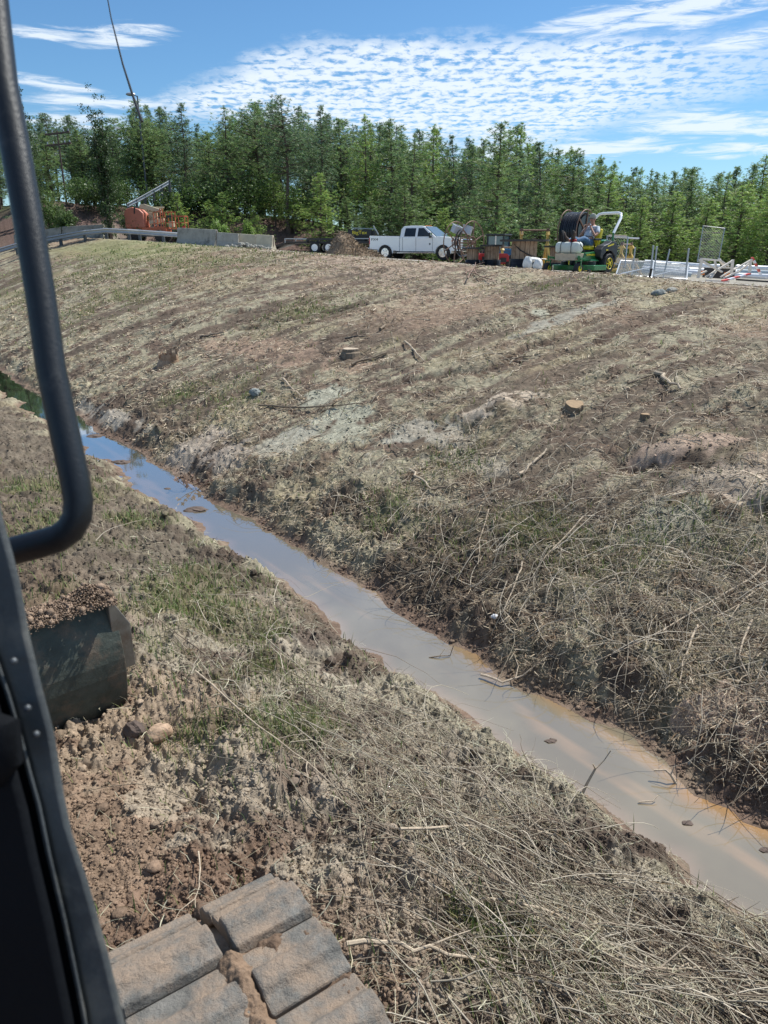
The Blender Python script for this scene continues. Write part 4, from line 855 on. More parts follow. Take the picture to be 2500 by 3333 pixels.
# --- boom lift
def lift():
    t = thing('boom_lift', site(508, 56.5), R(-4), 'orange articulated boom lift parked behind the guardrail', 'boom lift')
    hd = MB().prism([(-1.95, .95), (-2.0, 1.9), (-1.85, 2.2), (-1.3, 2.35), (-.75, 2.2), (-.45, 1.95), (-.4, .95)], -.62, .62).build('engine_hood', M['hood'], t, bevel=.08)
    MB().prism([(-1.18, 1.9), (-1.12, 2.36), (-1.02, 2.34), (-1.08, 1.9)], -.64, .64).build('hood_slot', M['black'], t)
    MB().box((-.3, 0, .8), (3.2, 1.2, .35)).build('turntable', M['orange'], t, bevel=.03)
    MB().box((-.3, 0, .5), (2.6, 1.3, .3)).build('chassis', M['steel_dark'], t, bevel=.03)
    for x in (-1.3, .8):
        for sg in (-1, 1): MB().lathe([(.15, -.14), (.38, -.14), (.4, 0), (.38, .14), (.15, .14)], (0, 0, 0), 'y', 18).build('wheel', M['rubber'], t, smooth=True, loc=(x, sg*.85, .4))
    MB().prism([(-.9, 2.3), (-.85, 2.55), (-.5, 2.58), (.9, 2.18), (.85, 1.98)], -.14, .14).build('upper_boom', M['cream'], t, bevel=.02)
    MB().prism([(-.2, 1.2), (-.2, 1.45), (1.0, 1.6), (1.0, 1.35)], -.16, .16).build('lower_boom', M['cream'], t, bevel=.02)
    MB().box((-.0, .35, 1.75), (.7, .25, .5)).build('control_box', M['cream'], t, bevel=.03)
    MB().prism([(.1, 2.25), (.9, 2.3), (.95, 2.42), (.2, 2.4)], .2, .45).build('tower_link', M['cream'], t)
    f = MB()
    for x in (.35, .62, .9, 1.1): f.bar((x, -.55, .9), (x, -.55, 1.95+(.3 if x > .8 else 0)), .06)
    f.bar((.3, -.55, 1.95), (1.1, -.55, 2.15), .06).bar((.35, -.55, 1.0), (1.1, -.55, 1.0), .07).bar((.35, -.55, 1.5), (1.1, -.55, 1.9), .05)
    f.build('jib_frame', M['orange'], t)
    b = MB()
    for x, z1 in ((1.2, 2.0), (1.75, 2.05), (2.0, 1.75), (2.75, 1.75)):
        for y in (-.4, .4): b.bar((x, y, .85), (x, y, z1), .05)
    for y in (-.4, .4): b.bar((1.15, y, 2.0), (1.8, y, 2.05), .05).bar((1.75, y, 1.75), (2.75, y, 1.75), .05).bar((1.2, y, 1.3), (2.75, y, 1.3), .045).bar((1.2, y, .88), (2.75, y, .88), .07)
    for x in (1.2, 2.75): b.bar((x, -.4, 1.75), (x, .4, 1.75), .05).bar((x, -.4, 1.3), (x, .4, 1.3), .04)
    b.build('platform_cage', M['orange'], t)
    MB().box((2.0, 0, .84), (1.6, .8, .05)).build('platform_floor', M['steel_dark'], t)
    MB().box((1.5, -.2, 1.72), (.5, .25, .16)).build('control_panel', M['black'], t, bevel=.02)
    MB().box((1.6, -.1, 1.2), (.4, .3, .4)).build('tool_box', M['cream'], t, bevel=.02)
    MB().box((2.65, -.43, .98), (.2, .06, .18)).build('red_reflector', M['red'], t)
    t.scale = (.9, .9, .97)
lift()
# --- reels and spools
def wood_spool(u, Yd, rf, rd, h, label, base_h=0, cord=True, v=None, tilt=0):
    t = thing('cable_spool', site(u, Yd), random.uniform(0, 1), label, 'cable spool')
    z0 = base_h
    def flange(z, m_, nm): return MB().lathe([(.05, -.04), (rf, -.04), (rf, .04), (.05, .04)], (0, 0, z), 'z', 36).build(nm, m_, t)
    n = 16
    for k in range(n):
        a = 2*math.pi*k/n; ww = 2*math.pi*rd/n*.93
        MB().box((rd*math.cos(a), rd*math.sin(a), z0+h/2+.02), (.05, ww, h), rot=Matrix.Rotation(a, 3, 'Z')).build('stave', M['wood'], t)
    flange(z0+h+.06, M['wood_dark'], 'top_flange'); flange(z0, M['wood_dark'], 'bottom_flange')
    MB().lathe([(.001, -.1), (rd*.97, -.1), (rd*.97, .1), (.001, .1)], (0, 0, z0+h/2), 'z', 20).build('core', M['wood_dark'], t)
    if base_h or cord:
        c = MB(); k = max(2, int((h*.35)/.06))
        for i in range(k): c.ring((0, 0, z0+.07+i*.06), rd+.07, .035, 'z', 28, 6)
        c.build('cable_windings', M['pipe_black'], t, smooth=True)
    return t
big = wood_spool(1704, 34.5, 1.08, .52, 1.1, 'large wooden cable spool with wide black top left of the mower')
mm = MB(); mm.tube([(-.5, -.2, 1.0), (-.3, -.55, .75), (.1, -.62, .55), (.55, -.5, .42), (.9, -.4, .38)], .022, 6); mm.build('loose_cable', M['pipe_black'], big, smooth=True)
wood_spool(1600, 36, .55, .31, .83, 'middle sized grey wooden cable spool between the other two spools')
wood_spool(1538, 36, .5, .24, .66, 'smallest wooden cable spool standing just right of the rusty reel')
wood_spool(1812, 36.5, .62, .3, 1.0, 'wooden cable spool half hidden behind the sprayer tank')
def steel_reel(u, Yd, Rr, wid, yaw, label, coil=None, spokes=6, zc=None, inner=.3):
    zc = zc or Rr; t = thing('steel_reel', site(u, Yd), yaw, label, 'pipe reel')
    for sg in (-1, 1):
        m_ = MB(); m_.ring((0, 0, 0), Rr, .026, 'x', 44, 6); m_.ring((0, 0, 0), inner*Rr, .025, 'x', 24, 5)
        m_.build('rim_ring', M['rust'], t, smooth=True, loc=(sg*wid/2, 0, zc))
        for k in range(spokes): a = k*2*math.pi/spokes+.4; MB().bar((0, 0, 0), (0, Rr*math.cos(a), Rr*math.sin(a)), .045).build('spoke', M['rust'], t, loc=(sg*wid/2, 0, zc))
        MB().lathe([(.04, -.05), (.1, -.05), (.1, .05), (.04, .05)], (sg*wid/2, 0, zc), 'x', 14).build('hub', M['rust'], t)
    MB().tube([(-wid/2-.15, 0, zc), (wid/2+.15, 0, zc)], .035, 8).build('axle', M['rust'], t)
    b = MB()
    for k in range(spokes): a = k*2*math.pi/spokes+.4; b.bar((-wid/2, inner*Rr*math.cos(a), zc+inner*Rr*math.sin(a)), (wid/2, inner*Rr*math.cos(a), zc+inner*Rr*math.sin(a)), .035)
    b.build('cross_bars', M['rust'], t)
    if coil:
        rin, rout, w2, rp = coil; c = MB(); n = int(w2/(2*rp)); rr = rout
        for layer in range(3):
            for i in range(n-layer): c.ring((-w2/2+rp*(1+layer)+i*2*rp+random.uniform(-.006, .006), 0, zc), rr+random.uniform(-.02, .02), rp*.97, 'x', 40, 7)
            rr -= 1.75*rp
        c.build('pipe_coil', M['pipe_black'], t, smooth=True)
        MB().lathe([(.35, -w2/2+.02), (rout-.1, -w2/2+.02), (rout-.1, w2/2-.02), (.35, w2/2-.02)], (0, 0, zc), 'x', 30).build('inner_coil', M['pipe_black'], t)
    return t
r1 = steel_reel(1508, 39, .99, 1.0, R(-42), 'empty rusty steel reel with two tall rings in front of the pickup nose')
c = MB()
for i in range(4): c.ring((-.1+i*.06, 0, .99), .62+.05*math.sin(i*2), .02, 'x', 30, 5, a0=R(60+i*9), a1=R(290+i*5))
c.build('leftover_pipe', M['pipe_black'], r1, smooth=True)
def bin_(u, v, Yd, rz, label, tilt):
    d = ray(u, v); t = Yd/d.y; o = thing('plastic_bin', (d.x*t, Yd, CAMZ+d.z*t), 0, label, 'bin', 'grey bins hanging on the rusty reel', rot=(tilt, R(14), rz))
    m_ = MB(); a, b, h, th = .2, .15, .34, .015; 
    for sx in (-1, 1): m_.box((sx*a, 0, 0), (th, 2*b, h)); m_.box((0, sx*b, 0), (2*a, th, h))
    m_.box((0, 0, -h/2), (2*a, 2*b, th)); m_.build('bin_shell', M['grey_bin'], o)
    e = MB()
    for sx in (-1, 1): e.box((sx*(a+.02), 0, h/2), (.04, 2*b+.06, .03)); e.box((0, sx*(b+.02), h/2), (2*a+.06, .04, .03))
    e.build('bin_rim', M['grey_bin'], o)
bin_(1486, 747, 38.9, R(30), 'left grey plastic bin hanging inside the rusty reel', R(20)); bin_(1521, 749, 38.4, R(-20), 'right grey plastic bin with ribs hanging on the rusty reel', R(-12))
steel_reel(1868, 38, .98, .95, R(-40), 'rusty ringed reel full of coiled black pipe behind the mower rider', coil=(.3, .84, .95, .045), zc=1.82, inner=.32)
s_ = thing('reel_trestle', site(1868, 38), R(-40), 'low steel trestle carrying the black pipe reel', 'trestle')
for sg in (-1, 1):
    MB().bar((sg*.62, -.6, 0), (sg*.62, 0, 1.82), .07).bar((sg*.62, .6, 0), (sg*.62, 0, 1.82), .07).bar((sg*.62, -.6, .08), (sg*.62, .6, .08), .07).build('trestle_side', M['yellow_worn'], s_)
# --- yellow reel stand
def yellow_stand(u, Yd, yaw, label, w_=1.35, h=1.45, beam=True):
    t = thing('reel_stand', site(u, Yd), yaw, label, 'reel stand')
    for sg in (-1, 1):
        m_ = MB(); x = sg*w_/2; m_.bar((x, -.55, 0), (x, 0, h*.72), .11, .1).bar((x, .55, 0), (x, 0, h*.72), .11, .1).bar((x, -.55, .22), (x, .55, .22), .1).bar((x, 0, 0), (x, 0, h), .11)
        m_.build('a_frame', M['yellow_worn'], t, bevel=.008)
        MB().prism([(-.16, h*.9), (-.06, h), (.06, h), (.16, h*.9)], x-.06, x+.06, axis='x').build('axle_cradle', M['yellow_worn'], t)
        MB().bar((x, 0, h), (x, 0, h+.14), .09).build('upright_stub', M['rust'], t)
    MB().tube([(-w_/2-.1, 0, h+.04), (w_/2+.1, 0, h+.04)], .035, 8).build('axle_bar', M['rust'], t)
    MB().bar((-w_/2, .3, .22), (w_/2, .3, .22), .1).bar((-w_/2, -.3, .22), (w_/2, -.3, .22), .1).build('base_beam', M['yellow_worn'], t)
yellow_stand(1735, 38, R(8), 'worn yellow steel reel stand behind the large wooden spool', 1.32, 1.72)
yellow_stand(2035, 33, R(55), 'worn yellow reel stand behind the leaning chain link panel right of the mower', 1.2, 1.2)
yellow_stand(1655, 42, R(20), 'faded yellow stand left of the large wooden spool', .8, .95)
# --- machinery glimpsed between the spools
def gen(u, Yd, label, w_=.7, h=.6, seed=0):
    t = thing('generator', site(u, Yd), R(10), label, 'generator')
    MB().prism([(-w_/2, .12), (-w_/2, h*.8), (-w_/3, h), (w_/3, h), (w_/2, h*.8), (w_/2, .12)], -.25, .25).build('casing', M['red'], t, bevel=.02)
    MB().box((0, -.27, .3), (w_*.5, .04, .2)).build('control_face', M['black'], t)
    for x in (-.25, .25): MB().lathe([(.02, -.05), (.12, -.05), (.12, .05), (.02, .05)], (0, 0, 0), 'y', 14).build('wheel', M['rubber'], t, loc=(x, -.25, .12))
    MB().tube([(-w_/2, -.2, h), (-w_/2, -.2, h+.12), (w_/2, -.2, h+.12), (w_/2, -.2, h)], .015, 6).build('handle', M['black_metal'], t)
gen(1574, 37.5, 'red machine casing between the two smaller wooden spools', .65, .55); gen(1632, 37.5, 'red machine casing between the middle and the large spool', .6, .6)
def tractor():
    t = thing('compact_tractor', site(1640, 47), R(-30), 'small tractor with blue cab seen behind the wooden spools', 'tractor')
    MB().box((0, 0, .75), (2.2, .8, .5)).build('body', M['blue'], t, bevel=.06)
    for x in (-.9, .1):
        for y in (-.5, .5): MB().bar((x, y, .9), (x, y, 1.75), .07).build('cab_post', M['black'], t)
    MB().box((-.4, 0, 1.78), (1.25, 1.25, .1)).build('roof', M['black'], t, bevel=.03); MB().box((-.4, 0, 1.35), (.95, .96, .7)).build('cab_glass', M['windshield'], t)
    for x, r in ((-.8, .55), (.8, .35)):
        for y in (-.65, .65): MB().lathe([(.15, -.13), (r-.03, -.13), (r, 0), (r-.03, .13), (.15, .13)], (0, 0, 0), 'y', 20).build('wheel', M['rubber'], t, loc=(x, y, r))
tractor()
def bag(u, Yd, rx, rz_, label, seed):
    m_ = MB(); m_.ball((0, 0, rz_*.8), (rx, rx*.8, rz_), seed, .16, 20, 14); o = m_.build('sack', M['bag'], smooth=True); o.location = site(u, Yd); tag(o, label, 'sack', 'white sacks in front of the large spool')
bag(1718, 32.5, .2, .27, 'tall white plastic sack against the large spool', 1); bag(1752, 32.3, .19, .22, 'white plastic sack leaning at the mower front wheel', 2); bag(1738, 33, .3, .1, 'flat white sheet bundle on top of the sacks', 3); 
bpy.data.objects['sack.002'].location.z += .3
def stake(name, u, vt, Yd, label, m_='galv', r=.022, lean=(0, 0), cat='post', group=None, zb=-.2):
    x, y, z = site(u, Yd); d = ray(u, vt); h = CAMZ+d.z*Yd/d.y-z; mb = MB(); mb.tube([(0, 0, zb), (lean[0], lean[1], h)], [r, r*.95], 8); mb.lathe([(.001, 0), (r*1.15, 0), (r*1.15, .03), (.001, .035)], (lean[0], lean[1], h), 'z', 8)
    o = mb.build(name, M[m_], smooth=True); o.location = (x, y, z); tag(o, label, cat, group)
for a in [(1610, 770, 42, 'pale thin post standing behind the smallest spools', 'lumber_white', .03, (0, 0)), (2062, 808, 27, 'short grey post right of the yellow stand', 'galv', .026, (.01, 0)), (2123, 802, 25, 'left one of the close pair of grey posts', 'galv', .028, (-.02, 0)),
          (2133, 805, 25.3, 'right one of the close pair of grey posts', 'galv', .028, (.0, 0)), (2162, 815, 25.5, 'grey post leaning right beside the close pair', 'galv', .025, (.13, 0)), (2237, 812, 25, 'lone upright grey post left of the standing gate', 'galv', .03, (.0, 0))]:
    stake('fence_post', a[0], a[1], a[2], a[3], a[4], a[5], a[6], group='loose fence posts right of the mower')
stake('charred_stake', 2117, 878, 20.5, 'short black charred stake at the slope edge with green tie', 'wood_dark', .035, (.05, 0), 'stake')
# --- chain link panels
def chainlink(name, corners, label, frame=.024, step=.085, wire=.0032, braces=()):
    A_, B_, C_, D_ = [Vector(c) for c in corners]; t = thing(name, A_, 0, label, 'chain link panel'); o = A_.copy(); A_, B_, C_, D_ = A_-o, B_-o, C_-o, D_-o
    MB().tube([A_, B_, C_, D_], frame, 6, closed=True).build('frame', M['galv'], t, smooth=True)
    W_ = (B_-A_).length; Hh = (D_-A_).length; m_ = MB()
    def pt(x, y): a = x/W_; b = y/Hh; return (A_*(1-a)+B_*a)*(1-b)+(D_*(1-a)+C_*a)*b
    k = -Hh
    while k < W_:
        x0, y0 = max(k, 0), max(-k, 0); L = min(W_-x0, Hh-y0)
        if L > 0: m_.tube([pt(x0, y0), pt(x0+L, y0+L)], wire, 3, cap=False)
        x1 = k+Hh; xa, ya = min(x1, W_), max(0, x1-W_); L = min(xa, Hh-ya)
        if L > 0: m_.tube([pt(xa, ya), pt(xa-L, ya+L)], wire, 3, cap=False)
        k += step*1.414
    m_.build('wire_mesh', M['galv'], t)
    for p, q in braces: MB().tube([pt(*p), pt(*q)], frame*.8, 6).build('brace', M['galv'], t)
chainlink('chain_link_gate', [pp(2270, 852, 37), pp(2339, 846, 36.6), pp(2359, 743, 36.9), pp(2289, 735, 37.3)], 'chain link gate panel standing upright among the lumber at right')
chainlink('chain_link_fence', [pp(1975, 850, 27), pp(2034, 868, 26), pp(2044, 772, 26.4), pp(1976, 768, 27.4)], 'chain link panel leaning upright behind the mower')
x0 = pp(2005, 892, 23.5); chainlink('chain_link_fence', [pp(2005, 894, 23.5), pp(2120, 902, 23.8), pp(2128, 852, 27), pp(2020, 848, 27)], 'chain link panel lying nearly flat right of the mower wheel', braces=[((.05, .05), (1.1, 2.2))])
chainlink('chain_link_fence', [pp(2122, 902, 24), pp(2235, 908, 24), pp(2240, 862, 27.5), pp(2128, 852, 27)], 'second flat chain link panel lying under the posts', braces=[((.05, .3), (1.1, 2.6))])
def plank(name, p, q, w_, h, m_, label, cat='plank', group=None):
    p = Vector(p); q = Vector(q); mb = MB(); mb.bar((0, 0, 0), q-p, w_, h); o = mb.build(name, M[m_], bevel=.004); o.location = p; tag(o, label, cat, group); return o
plank('board', pp(1985, 766, 30), pp(2036, 768, 30), .3, .06, 'lumber', 'tan board lying across the top of the reel stand behind the mower')
plank('board', pp(2000, 771, 30.2), pp(2078, 776, 30.2), .25, .05, 'pvc', 'pale board projecting right on top of the leaning panel')
plank('beam', pp(2010, 848, 28), pp(2075, 850, 28), .2, .18, 'lumber', 'short tan timber beam at the foot of the yellow stand')
# --- pipes
def pipe(u0, v0, u1, v1, Y0, Y1, r, m_, label, grp=None):
    p = Vector(pp(u0, v0, Y0)); q = Vector(pp(u1, v1, Y1)); d = q-p; mb = MB(); rr = r*.86
    L = d.length; prof = [(rr, 0), (r, 0), (r, L-.25), (r*1.12, L-.22), (r*1.12, L), (rr*1.05, L), (rr, L-.3)]
    mb.lathe(prof+[(rr, 0)], (0, 0, 0), 'z', 18); o = mb.build('pipe', M[m_], smooth=True); o.location = p; o.rotation_euler = d.to_track_quat('Z', 'Y').to_euler(); tag(o, label, 'pipe', grp)
G_ = 'white pipes stacked beyond the slope at right'
pipe(2098, 852, 2305, 866, 31, 30.5, .08, 'pvc', 'topmost white pipe of the stack left end proud', G_)
pipe(2095, 864, 2270, 880, 30.5, 30, .08, 'pvc_grey', 'second pipe from the top, grey translucent', G_)
pipe(2090, 872, 2270, 888, 30, 29.5, .08, 'pvc', 'white pipe lowest but one in the stack', G_)
pipe(2088, 880, 2250, 895, 29.5, 29, .075, 'pvc_grey', 'lowest grey pipe of the stack resting on gravel', G_)
pipe(2240, 878, 2400, 886, 29.8, 30.5, .09, 'pvc', 'white pipe running behind the lumber frame', G_)
pipe(2230, 866, 2340, 868, 31, 31, .09, 'pvc', 'upper white pipe behind the lumber frame', G_)
pipe(2395, 870, 2560, 876, 31, 31, .1, 'pvc', 'upper white pipe at the right edge', G_)
pipe(2395, 884, 2560, 892, 30.5, 30, .1, 'pvc_grey', 'grey wrapped pipe below it at the right edge', G_)
pipe(2390, 896, 2560, 903, 30, 29.6, .1, 'pvc', 'lowest white pipe at the right edge', G_)
for u, v, Yd in ((2288, 884, 28), (2372, 890, 28)):
    plank('amber_crate', pp(u-14, v+3, Yd), pp(u+4, v+4, Yd), .12, .14, 'orange_lamp', 'small amber reflector block %s the lumber frame' % ('at the left inside' if u < 2300 else 'at the right inside'), 'reflector')
plank('dark_timber', pp(2295, 887, 28.6), pp(2385, 893, 28.6), .35, .35, 'wood_dark', 'dark timber baulk lying inside the lumber frame')
# --- lumber trestles
def trestle(name, segs, label, m_='lumber_white', w_=.09):
    o = Vector(segs[0][0]); t = thing(name, o, 0, label, 'trestle')
    for i, (p, q) in enumerate(segs): MB().bar(Vector(p)-o, Vector(q)-o, w_, .045).build('leg' if abs(Vector(q).z-Vector(p).z) > .25 else 'rail', M[m_], t, bevel=.003)
trestle('lumber_trestle', [(pp(2272, 905, 25), pp(2285, 842, 25)), (pp(2276, 845, 25), pp(2350, 885, 25.2)), (pp(2296, 902, 25.2), pp(2385, 848, 25.2)), (pp(2283, 842, 25), pp(2340, 848, 25.5)), (pp(2268, 896, 25.3), pp(2300, 882, 25.3)), (pp(2312, 905, 25), pp(2330, 880, 25.4))], 'pale lumber trestle with crossed legs left of the barricade')
trestle('lumber_trestle', [(pp(2326, 845, 26), pp(2333, 878, 26)), (pp(2340, 842, 26), pp(2360, 870, 26.2)), (pp(2340, 845, 26), pp(2372, 866, 26)), (pp(2385, 845, 25.6), pp(2381, 892, 25.6)), (pp(2330, 870, 26), pp(2384, 872, 26)), (pp(2345, 902, 25.8), pp(2395, 872, 25.8))], 'second pale lumber trestle standing behind the crossed one')
trestle('lumber_trestle', [(pp(2390, 878, 25), pp(2452, 842, 25)), (pp(2443, 848, 25), pp(2440, 885, 25)), (pp(2400, 888, 25.3), pp(2445, 852, 25.3)), (pp(2355, 905, 25), pp(2402, 885, 25))], 'pale lumber brace frame joined to the striped barricade at right')
def striped(name, p, q, w_, n, label, r=False):
    p = Vector(p); q = Vector(q); t = thing(name, p, 0, label, 'barricade board'); d = (q-p)/n
    for i in range(n): MB().bar(d*i, d*(i+1), w_, .04).build('red_stripe' if i % 2 == 0 else 'white_stripe', M['red_white'] if i % 2 == 0 else M['pvc'], t)
striped('striped_board', pp(2352, 914, 23.5), pp(2440, 891, 23.8), .13, 5, 'red and white striped board lying on the ground at right')
striped('striped_post', pp(2448, 838, 25), pp(2476, 893, 25), .13, 6, 'red and white striped post leaning at the right edge')
for i, (u, v, u2, v2, Yd, m_, lb) in enumerate([(2410, 900, 2520, 908, 24, 'lumber_white', 'upper grey plank in the heap below the striped post'), (2400, 910, 2520, 918, 23.6, 'wood_dark', 'lower dark plank in the heap below the striped post'), (2300, 912, 2370, 916, 24, 'lumber_white', 'pale plank lying at the road edge left of the striped board')]):
    plank('plank', pp(u, v, Yd), pp(u2, v2, Yd), .2, .05, m_, lb)
# --- lamps and pole over the trees at left
def pole(name, u, vt, Yd, label, arms=0, lamp=False, r=.09, cat='pole'):
    x, y, z = site(u, Yd); d = ray(u, vt); h = CAMZ+d.z*Yd/d.y-z; t = thing(name, (x, y, z), 0, label, cat)
    MB().tube([(0, 0, -.3), (0, 0, h)], [r, r*.6], 8).build('shaft', M['steel_dark'] if lamp else M['bark'], t, smooth=True)
    if lamp:
        MB().tube([(0, 0, h-.05), (-.35, 0, h+.1)], .04, 6).build('arm', M['steel_dark'], t); MB().ball((-.55, 0, h+.12), (.4, .22, .14), 1, 0, 12, 8).build('lamp_head', M['galv'], t, smooth=True)
    for k in range(arms):
        MB().bar((-1.0, 0, h-.3-k*.8), (1.0, 0, h-.1-k*.8), .12).build('crossarm', M['bark'], t)
        for s in (-.9, -.4, .5, .9): MB().lathe([(.03, 0), (.06, .05), (.04, .18), (.001, .2)], (s, 0, h-.2-k*.8+s*.1+.06), 'z', 8).build('insulator', M['galv'], t)
pole('street_lamp', 500, 312, 70, 'tall street lamp rising over the pines at left', lamp=True, cat='street lamp')
pole('utility_pole', 242, 425, 66, 'utility pole with two crossarms over the trees at left', arms=2, cat='utility pole')
# ------------------------------------------------------------------ mower (x forward, y its left side)
MYAW = R(180+42)
def mower():
    bx, by, bz = site(1926, 25.0); t = thing('riding_mower', (bx, by, bz+.02), MYAW, 'green zero turn riding mower with yellow seat and folded roll bar whitened for glare', 'mower')
    G, Yl, B = M['green'], M['yellow'], M['black']
    for sg in (-1, 1):
        w_ = MB().lathe([(.16, -.14), (.27, -.145), (.305, -.1), (.31, 0), (.305, .1), (.27, .145), (.16, .14)], (0, 0, 0), 'y', 30).build('rear_wheel', M['rubber'], t, smooth=True, loc=(0, sg*.5, .31))
        tr = MB()
        for k in range(30): a = k*math.pi/15; tr.box((.31*math.cos(a), (.06 if k % 2 else -.06), .31*math.sin(a)), (.018, .13, .03), rot=Matrix.Rotation(-a, 3, 'Y'))
        tr.build('tread', M['rubber'], w_)
        rm = MB(); yo = sg*.13; rm.lathe([(.05, -.01), (.15, -.01), (.17, .02), (.165, .03), (.145, .0)], (0, yo, 0), 'y', 24); rm.lathe([(.001, -.02), (.05, -.02), (.045, .05), (.001, .055)], (0, yo, 0), 'y', 12)
        for k in range(5): a = k*2*math.pi/5; rm.bar((.04*math.cos(a), yo, .04*math.sin(a)), (.155*math.cos(a), yo, .155*math.sin(a)), .05, .025)
        rm.lathe([(.001, -.03), (.15, -.03), (.15, -.02), (.001, -.02)], (0, yo, 0), 'y', 20)
        rm.lathe([(.15, -.24), (.165, -.24), (.165, 0), (.15, 0)], (0, yo*1.0, 0), 'y', 24) if sg < 0 else rm.lathe([(.15, 0), (.165, 0), (.165, -.24), (.15, -.24)], (0, yo, 0), 'y', 24)
        rm.build('rim', Yl, w_)
        c_ = MB().lathe([(.08, -.07), (.155, -.07), (.17, 0), (.155, .07), (.08, .07)], (0, 0, 0), 'y', 22).build('caster_wheel', M['rubber'], t, smooth=True, loc=(1.55, sg*.56, .175))
        MB().lathe([(.001, -.074), (.085, -.074), (.085, .074), (.001, .074)], (0, 0, 0), 'y', 14).build('rim', Yl, c_)
        fk = MB(); fk.bar((1.55, sg*.56-.09, .17), (1.55, sg*.56-.09, .4), .05, .015).bar((1.55, sg*.56+.09, .17), (1.55, sg*.56+.09, .4), .05, .015).bar((1.55, sg*.56-.1, .4), (1.55, sg*.56+.1, .4), .08, .03)
        fk.tube([(1.55, sg*.56, .38), (1.55, sg*.56, .55)], .03, 8); fk.build('caster_fork', G, t, bevel=.004)
        MB().bar((1.55, sg*.56, .5), (1.3, sg*.4, .46), .09, .07).bar((1.3, sg*.4, .46), (.3, sg*.34, .42), .09, .07).build('frame_arm', G, t, bevel=.006)
        MB().prism([(-.42, .34), (-.45, .7), (-.38, .93), (-.1, .98), (.05, .9), (.32, .84), (.48, .72), (.5, .5), (.36, .42), (.33, .55), (.16, .67), (-.1, .68), (-.3, .55), (-.36, .34)], sg*.34, sg*.62).build('fender', B, t, bevel=.025)
        MB().add([(-.2, sg*.623, .86), (.14, sg*.623, .8), (.14, sg*.623, .84), (-.2, sg*.623, .91)], [(0, 1, 2, 3)]).build('yellow_stripe', Yl, t)
        MB().box((.16, sg*.624, .71), (.12, .006, .035)).build('model_plate', Yl, t)
        MB().prism([(.3, .42), (.3, .58), (.55, .66), (1.05, .62), (1.08, .46)], sg*.1, sg*.42).build('side_panel', G, t, bevel=.015)
        text_part('JOHN DEERE', .075, Yl, t, (.72, sg*.423, .565), (R(90), 0, R(180) if sg > 0 else 0), 'lettering', squash=1.1)
        MB().tube([(.35, sg*.3, .75), (.5, sg*.34, .95), (.55, sg*.3, 1.1), (.6, sg*.1, 1.12)], .016, 6).build('steering_lever', B, t, smooth=True)
    MB().prism([(-.4, .35), (-.48, .5), (-.5, .8), (-.42, .98), (-.2, 1.02), (-.05, .98), (-.05, .35)], -.36, .36).build('engine_cover', G, t, bevel=.03)
    MB().prism([(-.52, .3), (-.6, .36), (-.6, .86), (-.5, .95), (-.46, .9), (-.46, .3)], -.5, .5).build('rear_bumper', B, t, bevel=.02)
    MB().box((.45, 0, .5), (1.1, .7, .22)).build('chassis', G, t, bevel=.02)
    MB().box((.95, 0, .44), (.6, .62, .04)).build('foot_plate', B, t)
    # deck
    dk = MB(); poly = [(.35, -.78), (1.02, -.78), (1.18, -.6), (1.22, .0), (1.18, .6), (1.02, .78), (.35, .78), (.28, .5), (.28, -.5)]
    dk.prism(poly, .12, .27, axis='z'); dk.build('cutting_deck', G, t, bevel=.02)
    for y in (-.5, 0, .5): MB().lathe([(.02, 0), (.12, 0), (.12, .1), (.04, .12)], (.75, y, .27), 'z', 14).build('spindle_cover', B, t)
    for y in (-.72, .72): MB().lathe([(.001, -.03), (.06, -.03), (.06, .03), (.001, .03)], (1.2, y, .1), 'y', 12).build('gauge_wheel', B, t)
    MB().tube([(.5, .55, .4), (1.0, .6, .42), (1.1, .4, .4)], .02, 6).tube([(.5, -.55, .4), (1.0, -.6, .42), (1.1, -.4, .4)], .02, 6).build('deck_lift_arm', G, t)
    # seat
    MB().prism([(.12, .70), (.1, .8), (.55, .84), (.62, .8), (.6, .72)], -.27, .27).build('seat_cushion', Yl, t, bevel=.03)
    MB().prism([(.14, .82), (-.02, 1.33), (-.1, 1.34), (-.14, 1.28), (.02, .78)], -.25, .25).build('seat_back', Yl, t, bevel=.04)
    MB().box((.3, 0, .64), (.5, .5, .14)).build('seat_base', B, t, bevel=.01)
    for sg in (-1, 1): MB().bar((.05, sg*.3, 1.02), (.4, sg*.3, 1.02), .06).build('armrest', B, t, bevel=.01)
    # roll bar, folded back; its near-white base colour stands in for sun glare
    rb = bpy.data.materials.new('glare_white_roll_bar'); rb.use_nodes = True; q = rb.node_tree.nodes['Principled BSDF']; q.inputs['Base Color'].default_value = (.93, .94, .96, 1); q.inputs['Metallic'].default_value = .0; q.inputs['Roughness'].default_value = .12; q.inputs['Coat Weight'].default_value = 1
    tn = rb.node_tree.nodes.new('ShaderNodeTexNoise'); tn.inputs['Scale'].default_value = 30; mr = rb.node_tree.nodes.new('ShaderNodeMapRange'); mr.inputs[3].default_value = .08; mr.inputs[4].default_value = .2; rb.node_tree.links.new(tn.outputs[0], mr.inputs[0]); rb.node_tree.links.new(mr.outputs[0], q.inputs['Roughness'])
    MB().tube([(-.28, -.5, .8), (-.3, -.5, 1.22)], .034, 8).tube([(-.28, .5, .8), (-.3, .5, 1.22)], .034, 8).build('roll_bar_post', G, t, smooth=True)
    MB().tube([(-.3, -.5, 1.2), (-.68, -.48, 1.66), (-.8, -.4, 1.79), (-.83, -.28, 1.82), (-.83, .28, 1.82), (-.8, .4, 1.79), (-.68, .48, 1.66), (-.3, .5, 1.2)], .042, 10).build('roll_bar', rb, t, smooth=True)
